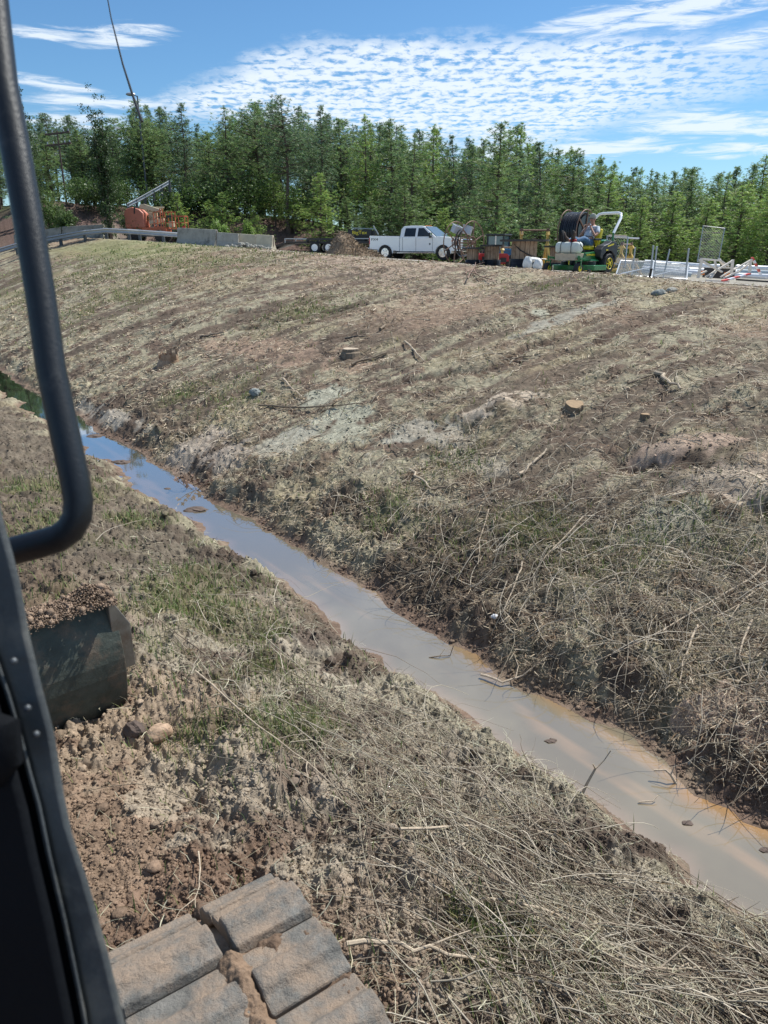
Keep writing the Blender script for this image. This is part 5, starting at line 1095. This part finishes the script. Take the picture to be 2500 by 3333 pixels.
    # sprayer outfit: board, tank, straps, pump
    MB().box((1.42, 0, .51), (.1, .74, .2)).box((1.22, .36, .51), (.4, .05, .2)).box((1.22, -.36, .51), (.4, .05, .2)).build('wooden_box', M['lumber'], t, bevel=.005)
    tk = MB(); sec = [(.15*math.copysign(abs(math.cos(a))**.6, math.cos(a)), .165*math.copysign(abs(math.sin(a))**.6, math.sin(a))) for a in [i*2*math.pi/20 for i in range(20)]]
    ys = [(-.43, .55), (-.41, .82), (-.36, 1), (-.14, 1), (-.12, .95), (-.1, 1), (.12, 1), (.14, .95), (.16, 1), (.36, 1), (.41, .82), (.43, .55)]
    vs = [(1.3+x*f, y, .78+z*f) for y, f in ys for x, z in sec]; k = 20
    tk.add(vs, [(i*k+j, i*k+(j+1) % k, (i+1)*k+(j+1) % k, (i+1)*k+j) for i in range(len(ys)-1) for j in range(k)]+[tuple(range(k-1, -1, -1)), tuple((len(ys)-1)*k+j for j in range(k))])
    tn_ = tk.build('sprayer_tank', M['tank'], t, smooth=True)
    MB().lathe([(.001, 0), (.07, 0), (.07, .05), (.001, .055)], (1.3, -.15, .945), 'z', 16).build('filler_cap', B, tn_)
    for y in (-.2, .18): MB().tube([(1.14, y, .62), (1.13, y, .8), (1.17, y, .93), (1.3, y, .952), (1.44, y, .93), (1.47, y, .8), (1.46, y, .6)], .009, 5).build('strap', B, tn_)
    MB().box((1.28, .12, .98), (.12, .2, .07)).build('pump', M['red'], t, bevel=.01)
    MB().tube([(1.28, .2, .98), (1.35, .38, .95), (1.3, .5, .75), (1.1, .5, .55)], .012, 6).build('hose', B, t, smooth=True)
    return t
mw = mower()
# --- the rider
def skin_mesh(name, nodes, edges, mt, parent, root=0, sub=2):
    me = bpy.data.meshes.new(name); me.from_pydata([n[0] for n in nodes], edges, []); o = bpy.data.objects.new(name, me); S.collection.objects.link(o)
    sk = o.modifiers.new('skin', 'SKIN'); sk.use_smooth_shade = True
    for i, n in enumerate(nodes):
        r = n[1]; v = me.skin_vertices[0].data[i]; v.radius = r if isinstance(r, tuple) else (r, r); v.use_root = (i == root)
    sb = o.modifiers.new('sub', 'SUBSURF'); sb.levels = sub; sb.render_levels = sub
    dg = bpy.context.evaluated_depsgraph_get(); dg.update(); me2 = bpy.data.meshes.new_from_object(o.evaluated_get(dg)); bpy.data.objects.remove(o)
    me2.materials.clear(); me2.materials.append(mt); o = bpy.data.objects.new(name, me2); S.collection.objects.link(o)
    me2.polygons.foreach_set('use_smooth', [True]*len(me2.polygons)); o.parent = parent; CH.setdefault(parent.name, []).append(o); return o
def rider():
    t = thing('person', mw.location, MYAW, 'man in cap, grey shirt and jeans reclining on the mower with boots up', 'person')
    pel = (.34, 0, .93); bel = (.27, 0, 1.08); ch = (.14, 0, 1.27); nk = (.1, 0, 1.45); hb = (.12, 0, 1.52)
    N_ = [(pel, (.15, .12)), (bel, (.17, .15)), (ch, (.17, .13)), ((.1, 0, 1.38), (.12, .08)), (nk, .055), ((.13, 0, 1.52), .06), ((.15, 0, 1.6), (.078, .09)), ((.145, 0, 1.67), (.07, .08))]
    E_ = [(0, 1), (1, 2), (2, 3), (3, 4), (4, 5), (5, 6), (6, 7)]
    def limb(frm, pts):
        p = frm
        for c, r in pts: N_.append((c, r)); E_.append((p, len(N_)-1)); p = len(N_)-1
        return p
    hands = []
    for sg in (-1, 1):
        w_ = limb(3, [((.11, sg*.19, 1.35), .062), ((.24, sg*.28, 1.2), .05), ((.36, sg*.27, 1.12), .043), ((.36, sg*.17, 1.26), .036), ((.33, sg*.07, 1.4), .026), ((.315, sg*.045, 1.45), .034)])
        hands.append(N_[w_][0])
        limb(0, [((.42, sg*.11, .9), .1), ((.62, sg*.16, .98), .085), ((.82, sg*.17, 1.04), .065), ((1.0, sg*.15, 1.0), .06), ((1.2, sg*.12, .99), .04), ((1.27, sg*.12, 1.01), .042)])
    body = skin_mesh('body', N_, E_, M['skin'], t)
    # fingers closed around each other in front of the mouth
    for sg in (-1, 1):
        base_ = Vector((.315, sg*.045, 1.45))
        for k in range(4):
            a = base_+Vector((.02, -sg*.01, .03-.02*k)); L = [.07, .078, .074, .06][k]
            skin_mesh('finger', [(a, .011), (a+Vector((.012, -sg*L*.35, .012)), .0105), (a+Vector((-.002, -sg*L*.7, .012)), .0095), (a+Vector((-.022, -sg*L*.9, .004)), .008)], [(0, 1), (1, 2), (2, 3)], M['skin'], body, sub=1)
        a = base_+Vector((-.02, 0, .03)); skin_mesh('thumb', [(a, .013), (a+Vector((-.012, -sg*.015, .03)), .012), (a+Vector((-.015, -sg*.025, .05)), .009)], [(0, 1), (1, 2)], M['skin'], body, sub=1)
    # shirt, jeans, boots, cap, hair, face
    sh = [((.33, 0, .97), (.165, .14)), ((.285, 0, 1.08), (.2, .19)), ((.15, 0, 1.27), (.19, .15)), ((.1, 0, 1.38), (.14, .095)), ((.1, 0, 1.42), .07)]; se = [(0, 1), (1, 2), (2, 3), (3, 4)]
    for sg in (-1, 1):
        p = 3
        for c, r in [((.11, sg*.19, 1.35), .082), ((.2, sg*.26, 1.25), .072), ((.24, sg*.28, 1.2), .068)]: sh.append((c, r)); se.append((p, len(sh)-1)); p = len(sh)-1
    skin_mesh('shirt', sh, se, M['shirt'], t)
    jn = [((.36, 0, .92), (.165, .125))]; je = []
    for sg in (-1, 1):
        p = 0
        for c, r in [((.45, sg*.11, .91), .115), ((.62, sg*.16, .98), .1), ((.82, sg*.17, 1.045), .08), ((1.0, sg*.15, 1.0), .072), ((1.17, sg*.125, .985), .06)]: jn.append((c, r)); je.append((p, len(jn)-1)); p = len(jn)-1
    skin_mesh('jeans', jn, je, M['jeans'], t)
    for sg in (-1, 1):
        x = 1.25; skin_mesh('boot', [((x-.1, sg*.122, .99), .062), ((x, sg*.12, 1.0), .062), ((x+.07, sg*.13, 1.0), .05), ((x+.08, sg*.16, 1.09), .055), ((x+.1, sg*.19, 1.19), .05), ((x+.09, sg*.195, 1.24), .035)], [(0, 1), (1, 2), (1, 3), (3, 4), (4, 5)], M['boot'], t)
        MB().bar((x+.13, sg*.12, .95), (x+.165, sg*.2, 1.27), .09, .025).build('boot_sole', M['rubber'], t, bevel=.01)
    MB().lathe([(.085, 0), (.1, .02), (.098, .06), (.075, .105), (.001, .125)], (.145, 0, 1.665), 'z', 20).build('cap', M['cap'], t, smooth=True)
    MB().prism([(.18, -.07), (.3, -.055), (.33, 0), (.3, .055), (.18, .07)], 1.665, 1.68, axis='z').build('cap_brim', M['cap'], t, bevel=.004)
    MB().lathe([(.085, -.06), (.092, -.03), (.088, .0)], (.128, 0, 1.67), 'z', 16).build('hair', M['hair'], t, smooth=True)
    for sg in (-1, 1): MB().ball((.232, sg*.032, 1.628), (.008, .013, .008), 1, 0, 8, 6).build('eye', M['black'], t); MB().ball((.15, sg*.093, 1.6), (.02, .01, .032), 1, 0, 8, 6).build('ear', M['skin'], t, smooth=True)
    MB().lathe([(.017, 0), (.012, .03), (.006, .05)], (.243, 0, 1.585), 'z', 8).build('nose', M['skin'], t, smooth=True)
    MB().ball((.238, 0, 1.56), (.012, .026, .006), 1, 0, 8, 6).build('mouth', M['hair'], t)
rider()

# ------------------------------------------------------------------ excavator we look out of
ex = thing('excavator', (-.5, 1.0, hz(-.5, 1.0, False)), 0, 'excavator seen from its cab: dark door frame and grab rail, dozer blade and muddy track', 'excavator')
EO = Vector(ex.location)
def rel(p): return Vector(p)-EO
# grab rail
ctr = [(-60, -420), (-42, -200), (-22, 0), (8, 264), (52, 490), (92, 716), (132, 960), (166, 1200), (196, 1340), (222, 1460), (243, 1560), (255, 1630), (252, 1680), (228, 1725), (190, 1752), (140, 1768), (70, 1786), (-10, 1808), (-90, 1830)]
MB().tube([rel(at(u, v, .8)) for u, v in ctr], .0155, 16).build('grab_rail', M['grab'], ex, smooth=True)
# door post: grey steel strip with a darker lip and black rubber inside
def strip(name, left, right, t0, t1, m_, thick, bevel=.004):
    vs = []; n = len(left)
    for (a, b), (c, d_) in zip(left, right):
        for u, v, t in ((a, b, t0), (c, d_, t0), (c, d_, t0+thick), (a, b, t0+thick)): vs.append(rel(at(u, v, t)))
    fs = [(i*4+j, i*4+(j+1) % 4, (i+1)*4+(j+1) % 4, (i+1)*4+j) for i in range(n-1) for j in range(4)]+[(3, 2, 1, 0), tuple((n-1)*4+k for k in range(4))]
    return MB().add(vs, fs).build(name, m_, ex, smooth=True, bevel=bevel)
Rr_ = [(-16, 1560), (10, 1690), (42, 1800), (67, 1900), (97, 2069), (138, 2240), (177, 2385), (211, 2600), (235, 2713), (290, 2880), (353, 3105), (407, 3333), (440, 3480)]
Ll_ = [(-160, 1560), (-130, 1690), (-105, 1800), (-75, 1900), (-40, 2069), (25, 2258), (62, 2385), (96, 2517), (125, 2620), (158, 2780), (208, 2990), (270, 3290), (300, 3480)]
strip('door_post', Ll_, Rr_, .62, .62, M['cab_frame'], .05, .006)
strip('post_lip', [(u-9, v) for u, v in Ll_], [(u+8, v) for u, v in Ll_], .612, .612, M['cab_frame'], .03, .002)
strip('rubber_seal', [(u-46, v+10) for u, v in Ll_], [(u+3, v+2) for u, v in Ll_], .625, .625, M['cab_black'], .04, .003)
strip('inner_trim', [(u-360, v+60) for u, v in Ll_], [(u-34, v+10) for u, v in Ll_], .6, .6, M['cab_black'], .06, .008)
for u, v in ((45, 2152), (90, 2305), (118, 2390)):
    p = rel(at(u, v, .612)); MB().ball(p, (.003, .003, .003), 1, 0, 12, 8).build('bolt', M['steel_dark'], ex, smooth=True)
hg = MB(); hg.tube([rel(at(-40, 2360, .6)), rel(at(18, 2370, .595)), rel(at(26, 2470, .595)), rel(at(-30, 2530, .6))], .012, 10); hg.build('door_hinge', M['cab_black'], ex, smooth=True)
# thin rod shaped after a dark line taken for a window reflection
MB().tube([rel(at(340, -60, 1.6)), rel(at(362, 60, 1.6)), rel(at(400, 210, 1.6)), rel(at(432, 310, 1.6)), rel(at(462, 396, 1.6))], [.0012, .0014, .002, .0026, .0034], 8).build('reflection_rod', M['black'], ex, smooth=True)
# dozer blade
BR = Vector((-1.75, 4.32, 0)); bdir = Vector((-.74, -.67, 0)); bn = Vector((-.67, .74, 0)); zb0, zt0 = -2.24, -1.43
def bl(a, b, z): return rel(BR+bdir*a+bn*b+Vector((0, 0, z)))
def curved(a0, a1, zb, zt, th, off=0):
    m_ = MB(); n = 8; pts = []
    for i in range(n+1):
        f = i/n; z = zb+(zt-zb)*f; c = -.10*math.sin(f*math.pi)+.06*f; pts.append((c+off, z))
    poly = pts+[(c+th, z) for c, z in reversed(pts)]; vs = [bl(a, b, z) for a in (a0, a1) for b, z in poly]; k = len(poly)
    m_.add(vs, [tuple(range(k)), tuple(range(2*k-1, k-1, -1))]+[(i, k+i, k+(i+1) % k, (i+1) % k) for i in range(k)]); return m_
blade = curved(0.0, 2.4, zb0, zt0, .05).build('blade', M['blade'], ex, bevel=.006)
ch_ = MB(); poly = [(-.14, .28), (-.14, .62), (-.02, .86), (.0, .86), (.035, .82), (-.08, .58), (-.08, .28)]
ed = MB(); e_poly = [(.03, zb0+.3), (-.08, zb0+.3), (-.08, zt0-.2), (.03, zt0+.015), (.05, zt0+.0), (.05, zb0+.3)]
vs = [bl(a, b, z) for b in (-.03, .09) for a, z in e_poly]; k = len(e_poly)
ed.add(vs, [tuple(range(k)), tuple(range(2*k-1, k-1, -1))]+[(i, k+i, k+(i+1) % k, (i+1) % k) for i in range(k)]); ed.build('blade_end_plate', M['edge'], ex, bevel=.006)
rb_ = MB(); vs = [bl(a, b, z) for a, b, z in [(.75, -.01, zb0+.02), (.86, -.01, zb0+.02), (.86, -.16, zb0+.04), (.75, -.16, zb0+.04), (.75, -.01, zt0-.02), (.86, -.01, zt0-.02), (.86, -.08, zt0-.1), (.75, -.08, zt0-.1)]]
rb_.add(vs, [(3, 2, 1, 0), (4, 5, 6, 7), (0, 1, 5, 4), (1, 2, 6, 5), (2, 3, 7, 6), (3, 0, 4, 7)]); rb_.build('blade_rib', M['blade'], ex, bevel=.01)
MB().bar(bl(.8, -.1, -1.9), bl(1.0, -1.6, -1.75), .16, .2).build('blade_arm', M['blade'], ex, bevel=.02)
# earth heaped on the blade
def blade_soil():
    rng = np.random.default_rng(9); n = 22000; a = rng.uniform(.0, 1.5, n); hgt = .09*np.exp(-((a-.12)/.14)**2)+.05*np.exp(-((a-.6)/.5)**2)*(a > .12)+.02
    b = rng.normal(.05, .06, n); s = rng.uniform(.0025, .0065, n)*(1+2.2*(rng.random(n) < .03)); ps = np.array([BR+bdir*float(x)+bn*float(y) for x, y in zip(a, b)]); z = zt0+rng.random(n)*hgt*np.exp(-((b-.05)/.1)**2)
    P = ico[None]*(1+rng.normal(0, .38, (n, 12, 1)))*s[:, None, None]*rng.uniform(.6, 1.4, (n, 1, 3))+np.stack([ps[:, 0], ps[:, 1], z], 1)[:, None]
    F = (np.arange(n)[:, None, None]*12+icf[None]).reshape(-1, 3); c = np.tile(np.array([.25, .18, .13]), (n, 1))*rng.uniform(.7, 1.4, (n, 1))
    tag(np_mesh('blade_soil', P.reshape(-1, 3), F, M['clod'], np.repeat(c, 12, 0)), 'brown crumbly soil heaped along the top of the dozer blade', 'soil', kind='stuff')
blade_soil()
# track: shoes run along (-.56,.83) towards the front idler
td = Vector((-.563, .826, 0)); tw = Vector((.826, .563, 0)); zt = -1.3; tf = Vector((-.16, 1.84, zt))
tr_ = bpy.data.objects.new('track', None)
def shoe(i, base_, fwd, up):
    m_ = MB(); pitch = .235
    def q(a, b, c): return rel(base_+tw*a+fwd*b+up*c)
    # plate in two halves either side of a dirt-filled gap, one grouser ridge each
    for a0, a1 in ((-.08, -.34), (-.38, -.68)):
        prof = [(-pitch*.50, -.03), (-pitch*.50, .012), (-pitch*.28, .02), (-pitch*.2, .042), (pitch*.05, .046), (pitch*.16, .015), (pitch*.46, .008), (pitch*.46, -.03)]
        ed_ = .015
        vs = [q(a, b, c) for a in (a0, a1) for b, c in prof]; k = len(prof); m_.add(vs, [tuple(range(k)), tuple(range(2*k-1, k-1, -1))]+[(j, k+j, k+(j+1) % k, (j+1) % k) for j in range(k)])
    return m_
tracks = []
frame_m = MB(); frame_m.bar(rel(tf+tw*-.36+td*-3+Vector((0, 0, -.35))), rel(tf+tw*-.36+td*-.15+Vector((0, 0, -.35))), .3, .35)
frame_m.build('track_frame', M['steel_dark'], ex, bevel=.02)
belt = None
pos = []
for i in range(15): pos.append((tf+td*(-.235*i-.12), td, Vector((0, 0, 1))))
Rw = .38
for k in range(5):
    a = (k+.5)*.62; c = tf+Vector((0, 0, -Rw)); up = Vector((0, 0, math.cos(a)))+td*math.sin(a); fw = td*math.cos(a)+Vector((0, 0, -math.sin(a))); pos.append((c+up*Rw, fw, up))
belt_m = MB(); top_b = [p[0] for p in pos[:15]][::-1]+[p[0] for p in pos[15:]]
vs = []
for p, f_, u_ in [x for x in pos[:15]][::-1]+pos[15:]:
    for a, c in ((-.1, -.045), (-.64, -.045), (-.64, -.015), (-.1, -.015)): vs.append(rel(p+tw*a+u_*c))
n = 20; fs = [(i*4+j, i*4+(j+1) % 4, (i+1)*4+(j+1) % 4, (i+1)*4+j) for i in range(n-1) for j in range(4)]
track = belt_m.add(vs, fs).build('track', M['shoe'], ex, bevel=0)
for i, (p, f_, u_) in enumerate(pos):
    o = shoe(i, p, f_, u_).build('track_shoe', M['shoe'], ex, bevel=.008, smooth=False); o.parent = track; CH[ex.name].remove(o)
def caked():
    na, nb = 230, 420; a = np.linspace(-.685, -.075, na); b = np.linspace(-1.3, -.01, nb); A2, B2 = np.meshgrid(a, b); A2 = A2.ravel(); B2 = B2.ravel()
    n3 = fbm(A2*9, B2*9, 501, 5, .6); n4 = np.abs(fbm(A2*30, B2*30, 511, 3, .6)-.5); gap = np.exp(-((A2+.36+(fbm(B2*4, A2*0, 3, 3)-.5)*.05)/.045)**2); side = ss(np.abs(A2+.38), .29, .31)
    h = -.03+.052*(n3-.3)*2*.9+.06*gap+.03*n4-.05*side; p = np.array(tf)[None]+A2[:, None]*np.array(tw)[None]+B2[:, None]*np.array(td)[None]; p[:, 2] = zt+h
    ii, jj = np.meshgrid(np.arange(nb-1), np.arange(na-1), indexing='ij'); F = np.stack([ii*na+jj, ii*na+jj+1, (ii+1)*na+jj+1, (ii+1)*na+jj], -1).reshape(-1, 4)
    c = mixc(np.tile(np.array([.27, .185, .125]), (len(p), 1)), (.17, .115, .08), ss(n3, .45, .6))*(.8+.5*n4)[:, None]
    tag(np_mesh('caked_mud', p, F, M['clod'], c, smooth=True), 'dry brown mud caked between the shoes of the excavator track', 'mud', kind='stuff')
caked()

# ------------------------------------------------------------------ stumps, stones, branches
def stump(u, v, r, h, label, splint=False, orange=False, tilt=(0, 0)):
    g = ground_hit(u, v); t = thing('tree_stump', (g.x, g.y, hz(g.x, g.y)), 0, label, 'stump', rot=(tilt[0], tilt[1], .4)); m_ = MB(); n = 22; rnd = random.Random(int(u)); rr = [r*(1+.12*math.sin(3*k*2*math.pi/n+u)+rnd.uniform(-.05, .05)) for k in range(n)]
    vs = []
    for z, f in ((-.1, 1.35), (0, 1.2), (h*.4, 1.02), (h, 1.0)):
        for k in range(n): a = 2*math.pi*k/n; zz = z+(rnd.uniform(-.5, .5)*h if splint and z == h else 0); vs.append((rr[k]*f*math.cos(a), rr[k]*f*math.sin(a), zz))
    m_.add(vs, [(i*n+k, i*n+(k+1) % n, (i+1)*n+(k+1) % n, (i+1)*n+k) for i in range(3) for k in range(n)]+([] if splint else [tuple(3*n+k for k in range(n))]))
    m_.build('bark_side', M['branch' if not splint else 'wood'], t)
    if not splint: MB().add([(rr[k]*.93*math.cos(2*math.pi*k/n), rr[k]*.93*math.sin(2*math.pi*k/n), z) for z in (h, h+.012) for k in range(n)], [tuple(n+k for k in range(n))]+[(k, (k+1) % n, n+(k+1) % n, n+k) for k in range(n)]).build('cut_face', M['cutwood' if orange else 'branch_pale'], t)
    else:
        s_ = MB()
        for k in range(16): a = rnd.uniform(0, 6.28); q = r*rnd.uniform(.2, .95); s_.bar((q*math.cos(a), q*math.sin(a), 0), (q*1.2*math.cos(a), q*1.2*math.sin(a), h*rnd.uniform(.8, 1.7)), .05, .02)
        s_.build('splinters', M['wood'], t)
stump(550, 1180, .22, .22, 'torn splintered stump low on the slope at left', splint=True)
stump(1140, 1152, .17, .07, 'pale flat cut stump in the middle of the slope')
stump(1868, 1338, .13, .1, 'orange brown cut stump right of the pink dirt mound', orange=True, tilt=(R(14), R(-8)))
stump(2098, 1372, .06, .07, 'tiny yellowish cut stump right of the orange stump', orange=True)
def stone(u, v, r, label, m_='rock', seed=1, rz=.6, name='stone'):
    g = ground_hit(u, v); o = MB().ball((0, 0, 0), (r, r*.75, r*rz), seed, .14, 14, 10).build(name, M[m_]); o.location = (g.x, g.y, hz(g.x, g.y)+r*rz*.25); o.rotation_euler = (0, 0, seed); tag(o, label, 'stone')
stone(832, 1290, .14, 'blue grey angular stone on the lower slope', seed=2); stone(2145, 955, .17, 'blue grey rock at the slope top below the black stake', seed=3); stone(2185, 948, .15, 'pale rock right beside the blue grey rock at the slope top', 'concrete', 4)
stone(1330, 2178, .07, 'small dark lump of earth at the near water edge', 'bark', 5); stone(440, 2390, .075, 'round reddish brown clod right of the dozer blade', 'bark', 6, .8); stone(520, 2400, .09, 'pale knobbly clod beside the reddish round one', 'wood', 7, .6)
stone(1605, 835, .1, 'small white pebble heap at the road edge', 'concrete', 8) if False else None
stone(1240, 1275, .05, 'small pale stone in the middle of the slope', 'concrete', 9); stone(1610, 2010, .04, 'small white scrap of rock above the tangled brush', 'pvc', 10)
def branch(pix, r, label, m_='branch', lift=.03, forks=(), name='branch', cat='branch'):
    P = []
    for u, v in pix: g = ground_hit(u, v, True); P.append(Vector((g.x, g.y, max(hz(g.x, g.y), WATER)+lift)))
    o = P[0].copy(); P = [p-o for p in P]; Q = []
    for i in range(len(P)-1):
        for f in (0, .33, .66): p = P[i].lerp(P[i+1], f); Q.append(p+Vector((random.gauss(0, r*.9), random.gauss(0, r*.9), random.uniform(0, r))))
    Q.append(P[-1]); n = len(Q); m_b = MB(); m_b.tube(Q, [r*(1.1-.75*i/n) for i in range(n)], 7)
    for (i, ang, L) in forks:
        b = Q[min(int(i*n), n-2)]; d = (Q[min(int(i*n)+1, n-1)]-b).normalized(); d.rotate(Matrix.Rotation(R(ang), 3, 'Z')); d.z += .25
        e1 = b+d*L*.5+Vector((0, 0, .02)); e2 = b+d*L+Vector((random.gauss(0, .04), random.gauss(0, .04), 0)); m_b.tube([b, e1, e2], [r*.6, r*.4, r*.2], 5)
    ob = m_b.build(name, M[m_], smooth=True); ob.location = o; tag(ob, label, cat)
branch([(845, 1325), (960, 1335), (1080, 1332), (1185, 1318)], .018, 'long dark curved branch lying across the middle of the slope', forks=((.3, 30, .5), (.6, -25, .4)))
branch([(925, 1240), (955, 1275), (985, 1300)], .02, 'short pale crooked limb above the long dark branch', 'branch_pale', forks=((.5, 60, .35), (.7, -50, .4)))
branch([(1145, 1195), (1195, 1180), (1260, 1155)], .028, 'dark curved limb lying beside the flat cut stump', forks=((.4, 30, .3),))
branch([(2128, 1226), (2170, 1245), (2214, 1272)], .032, 'straight pale log on the right of the slope', 'branch_pale')
branch([(2045, 1258), (2090, 1243), (2130, 1226)], .02, 'brown stick lying left of the pale log')
branch([(1320, 1120), (1350, 1150), (1380, 1182)], .02, 'pale stick pointing downhill right of the flat stump', 'branch_pale')
branch([(1695, 1555), (1735, 1515), (1778, 1475)], .022, 'straight brown stick leaning uphill in mid slope', 'branch_pale')
branch([(1330, 1545), (1370, 1575), (1405, 1600)], .018, 'short yellowish split stick in mid slope', 'branch_pale'); branch([(1400, 1605), (1450, 1595), (1520, 1580)], .02, 'brown stick just below the yellowish split stick')
branch([(650, 1105), (690, 1100), (730, 1092)], .022, 'dark bark strip on the upper left slope', 'wood_dark'); branch([(1125, 1110), (1165, 1103), (1195, 1100)], .02, 'dark strip of bark above the flat stump', 'wood_dark')
branch([(1235, 1080), (1255, 1062)], .03, 'short dark log piece on the upper slope', 'branch'); branch([(1630, 1180), (1700, 1172), (1760, 1165)], .016, 'thin stick right of the middle slope', 'branch')
for i, (px, fk) in enumerate([([(1510, 905), (1540, 890), (1560, 915), (1600, 925)], ((.3, 60, .6), (.5, -70, .5), (.7, 40, .5)))]): branch(px, .022, 'reddish tangle of bare branches on the crest left of the mower', 'rust', .1, fk)
branch([(1520, 925), (1545, 885), (1548, 865)], .018, 'upright fork of reddish branches on the crest', 'rust', .12, ((.5, 50, .4), (.5, -50, .4)))
# sticks in and over the water
branch([(1560, 2235), (1640, 2240), (1700, 2215), (1770, 2165)], .011, 'bent twig reaching from the far bank into the water', 'branch_pale', .03, ((.5, 50, .2),))
def upright(name, u, v, pts, r, label, m_='branch_pale', forks=()):
    g = ground_hit(u, v); z = max(hz(g.x, g.y), WATER); m_b = MB(); m_b.tube(pts, [r*(1.1-.6*i/len(pts)) for i in range(len(pts))], 6)
    for f in forks: m_b.tube(f, [r*.6]+[r*.35]*(len(f)-1), 5)
    ob = m_b.build(name, M[m_], smooth=True); ob.location = (g.x, g.y, z-.02); tag(ob, label, 'stick')
upright('stick', 1885, 2600, [(0, 0, 0), (.05, .03, .12), (.1, .05, .22)], .011, 'broken stick poking up from the near water edge', forks=([(.1, .05, .22), (.16, .08, .26), (.2, .09, .33)], [(.1, .05, .22), (.07, .02, .28)]))
upright('twig', 2205, 2560, [(0, 0, 0), (-.05, .02, .08), (-.08, .05, .1), (-.16, .06, .09)], .009, 'small pale twig at the orange far edge of the water', forks=([(-.05, .02, .08), (-.02, .05, .15)],))
upright('twig', 1430, 2180, [(-.1, 0, .02), (0, 0, .04), (.1, .02, .03), (.13, .05, .12)], .006, 'thin dark twig floating in the middle of the ditch', 'branch', forks=([(0, 0, .04), (.05, .06, .08)],))
upright('twig', 2095, 2660, [(-.05, 0, .03), (.05, 0, .04), (.09, .03, .06)], .005, 'tiny twig floating near the right end of the ditch')
upright('stick', 2240, 2480, [(0, 0, 0), (.1, .06, .1), (.22, .1, .22)], .014, 'pale forked stick on the far bank above the orange water', forks=([(.1, .06, .1), (-.02, .1, .18)],))
for i, (u, v, r, lb) in enumerate([(2228, 2730, .03, 'small dark clump in the water near the right side'), (2480, 2815, .03, 'dark clump in the water at the right edge'), (1790, 2455, .035, 'dark clump in the middle of the ditch'), (548, 1615, .04, 'small dark clump in the water below the leafy sprig'), (430, 1435, .11, 'flat dark mud islet in the upper ditch'),
        (400, 1520, .12, 'mud islet along the near edge of the upper ditch'), (640, 1685, .13, 'muddy lump at the near bank below the leafy sprig'), (310, 1430, .12, 'mud islet just right of the cab rail')]):
    g = ground_hit(u, v); o = MB().ball((0, 0, 0), (r*1.3, r*.8, r*.25), i, .25, 12, 8).build('mud_clump', M['bark']); o.location = (g.x, g.y, WATER+.003); tag(o, lb, 'mud')
def sprig():
    g = ground_hit(640, 1605); t = thing('leafy_sprig', (g.x, g.y, WATER-.01), 0, 'brown leaved sprig standing in the upper part of the ditch', 'sprig'); rnd = random.Random(4); st = MB(); lf = MB()
    for k in range(6):
        a = rnd.uniform(0, 6.28); L = rnd.uniform(.25, .5); p = [Vector((0, 0, 0))]
        for i in range(4): p.append(p[-1]+Vector((math.cos(a)*L*.22, math.sin(a)*L*.16, L*.14+rnd.uniform(-.02, .03))))
        st.tube(p, .005, 4)
        for q in p[2:]:
            for _ in range(2):
                c = q+Vector((rnd.gauss(0, .03), rnd.gauss(0, .03), rnd.gauss(0, .02))); n = 9; s = rnd.uniform(.03, .05); ax = Vector((rnd.gauss(0, 1), rnd.gauss(0, 1), rnd.gauss(0, 1))).normalized(); bx = ax.orthogonal().normalized()
                vs = [c]+[c+(ax*math.cos(2*math.pi*i/n)+bx*math.sin(2*math.pi*i/n))*s*(1 if i % 2 else .45) for i in range(n)]; lf.add(vs, [(0, i+1, (i+1) % n+1) for i in range(n)])
    st.build('stems', M['branch'], t); lf.build('leaves', M['rust'], t)
sprig()
# long thin canes over the near bank and far bank
for i, (px, r, lb) in enumerate([([(640, 2210), (800, 2360), (960, 2480), (1090, 2600)], .006, 'long thin pale cane lying down the near bank below the blade'), ([(1130, 3105), (1290, 3110), (1460, 3140), (1640, 3170)], .011, 'thick grey stick lying across the near bank at the bottom'),
        ([(1300, 2730), (1560, 2715), (1800, 2745), (1900, 2830)], .007, 'long arched cane over the tangled brush at lower centre'), ([(1560, 2960), (1760, 2990), (1900, 3050), (2100, 3200), (2300, 3300)], .007, 'long cane running to the lower right through the brush'),
        ([(1900, 3190), (2060, 3180), (2180, 3200), (2240, 3170)], .008, 'curved cane beside the bright grass tuft at the bottom'), ([(2500, 1870), (2300, 2000), (2080, 2120), (1850, 2210)], .009, 'long pale cane slanting down the far bank to the water'),
        ([(2500, 1920), (2400, 1990), (2250, 2080)], .008, 'shorter pale cane beside the long slanting one'), ([(1700, 1850), (1680, 1920), (1640, 2010), (1690, 2080)], .008, 'curved bare stem leaning on the far bank'), ([(1900, 1700), (1780, 1830), (1690, 1960)], .008, 'tall bare stem rising from the far bank brush'),
        ([(1590, 1680), (1560, 1780), (1555, 1860)], .007, 'thin upright bare stem on the far bank left of the tall one'), ([(2260, 2060), (2220, 2180), (2200, 2290)], .009, 'knotty stem lying on the far bank at right'), ([(2440, 2040), (2400, 2160), (2440, 2250)], .009, 'pale curved stem on the far bank at the right edge'),
        ([(650, 2800), (655, 2900), (640, 2990)], .004, 'pale dry straw stem standing near the track')]):
    branch(px, r, lb, 'branch_pale', .06, ((.5, 35, .2), (.75, -40, .2)), name='cane' if i != 1 else 'branch', cat='cane' if i != 1 else 'branch')
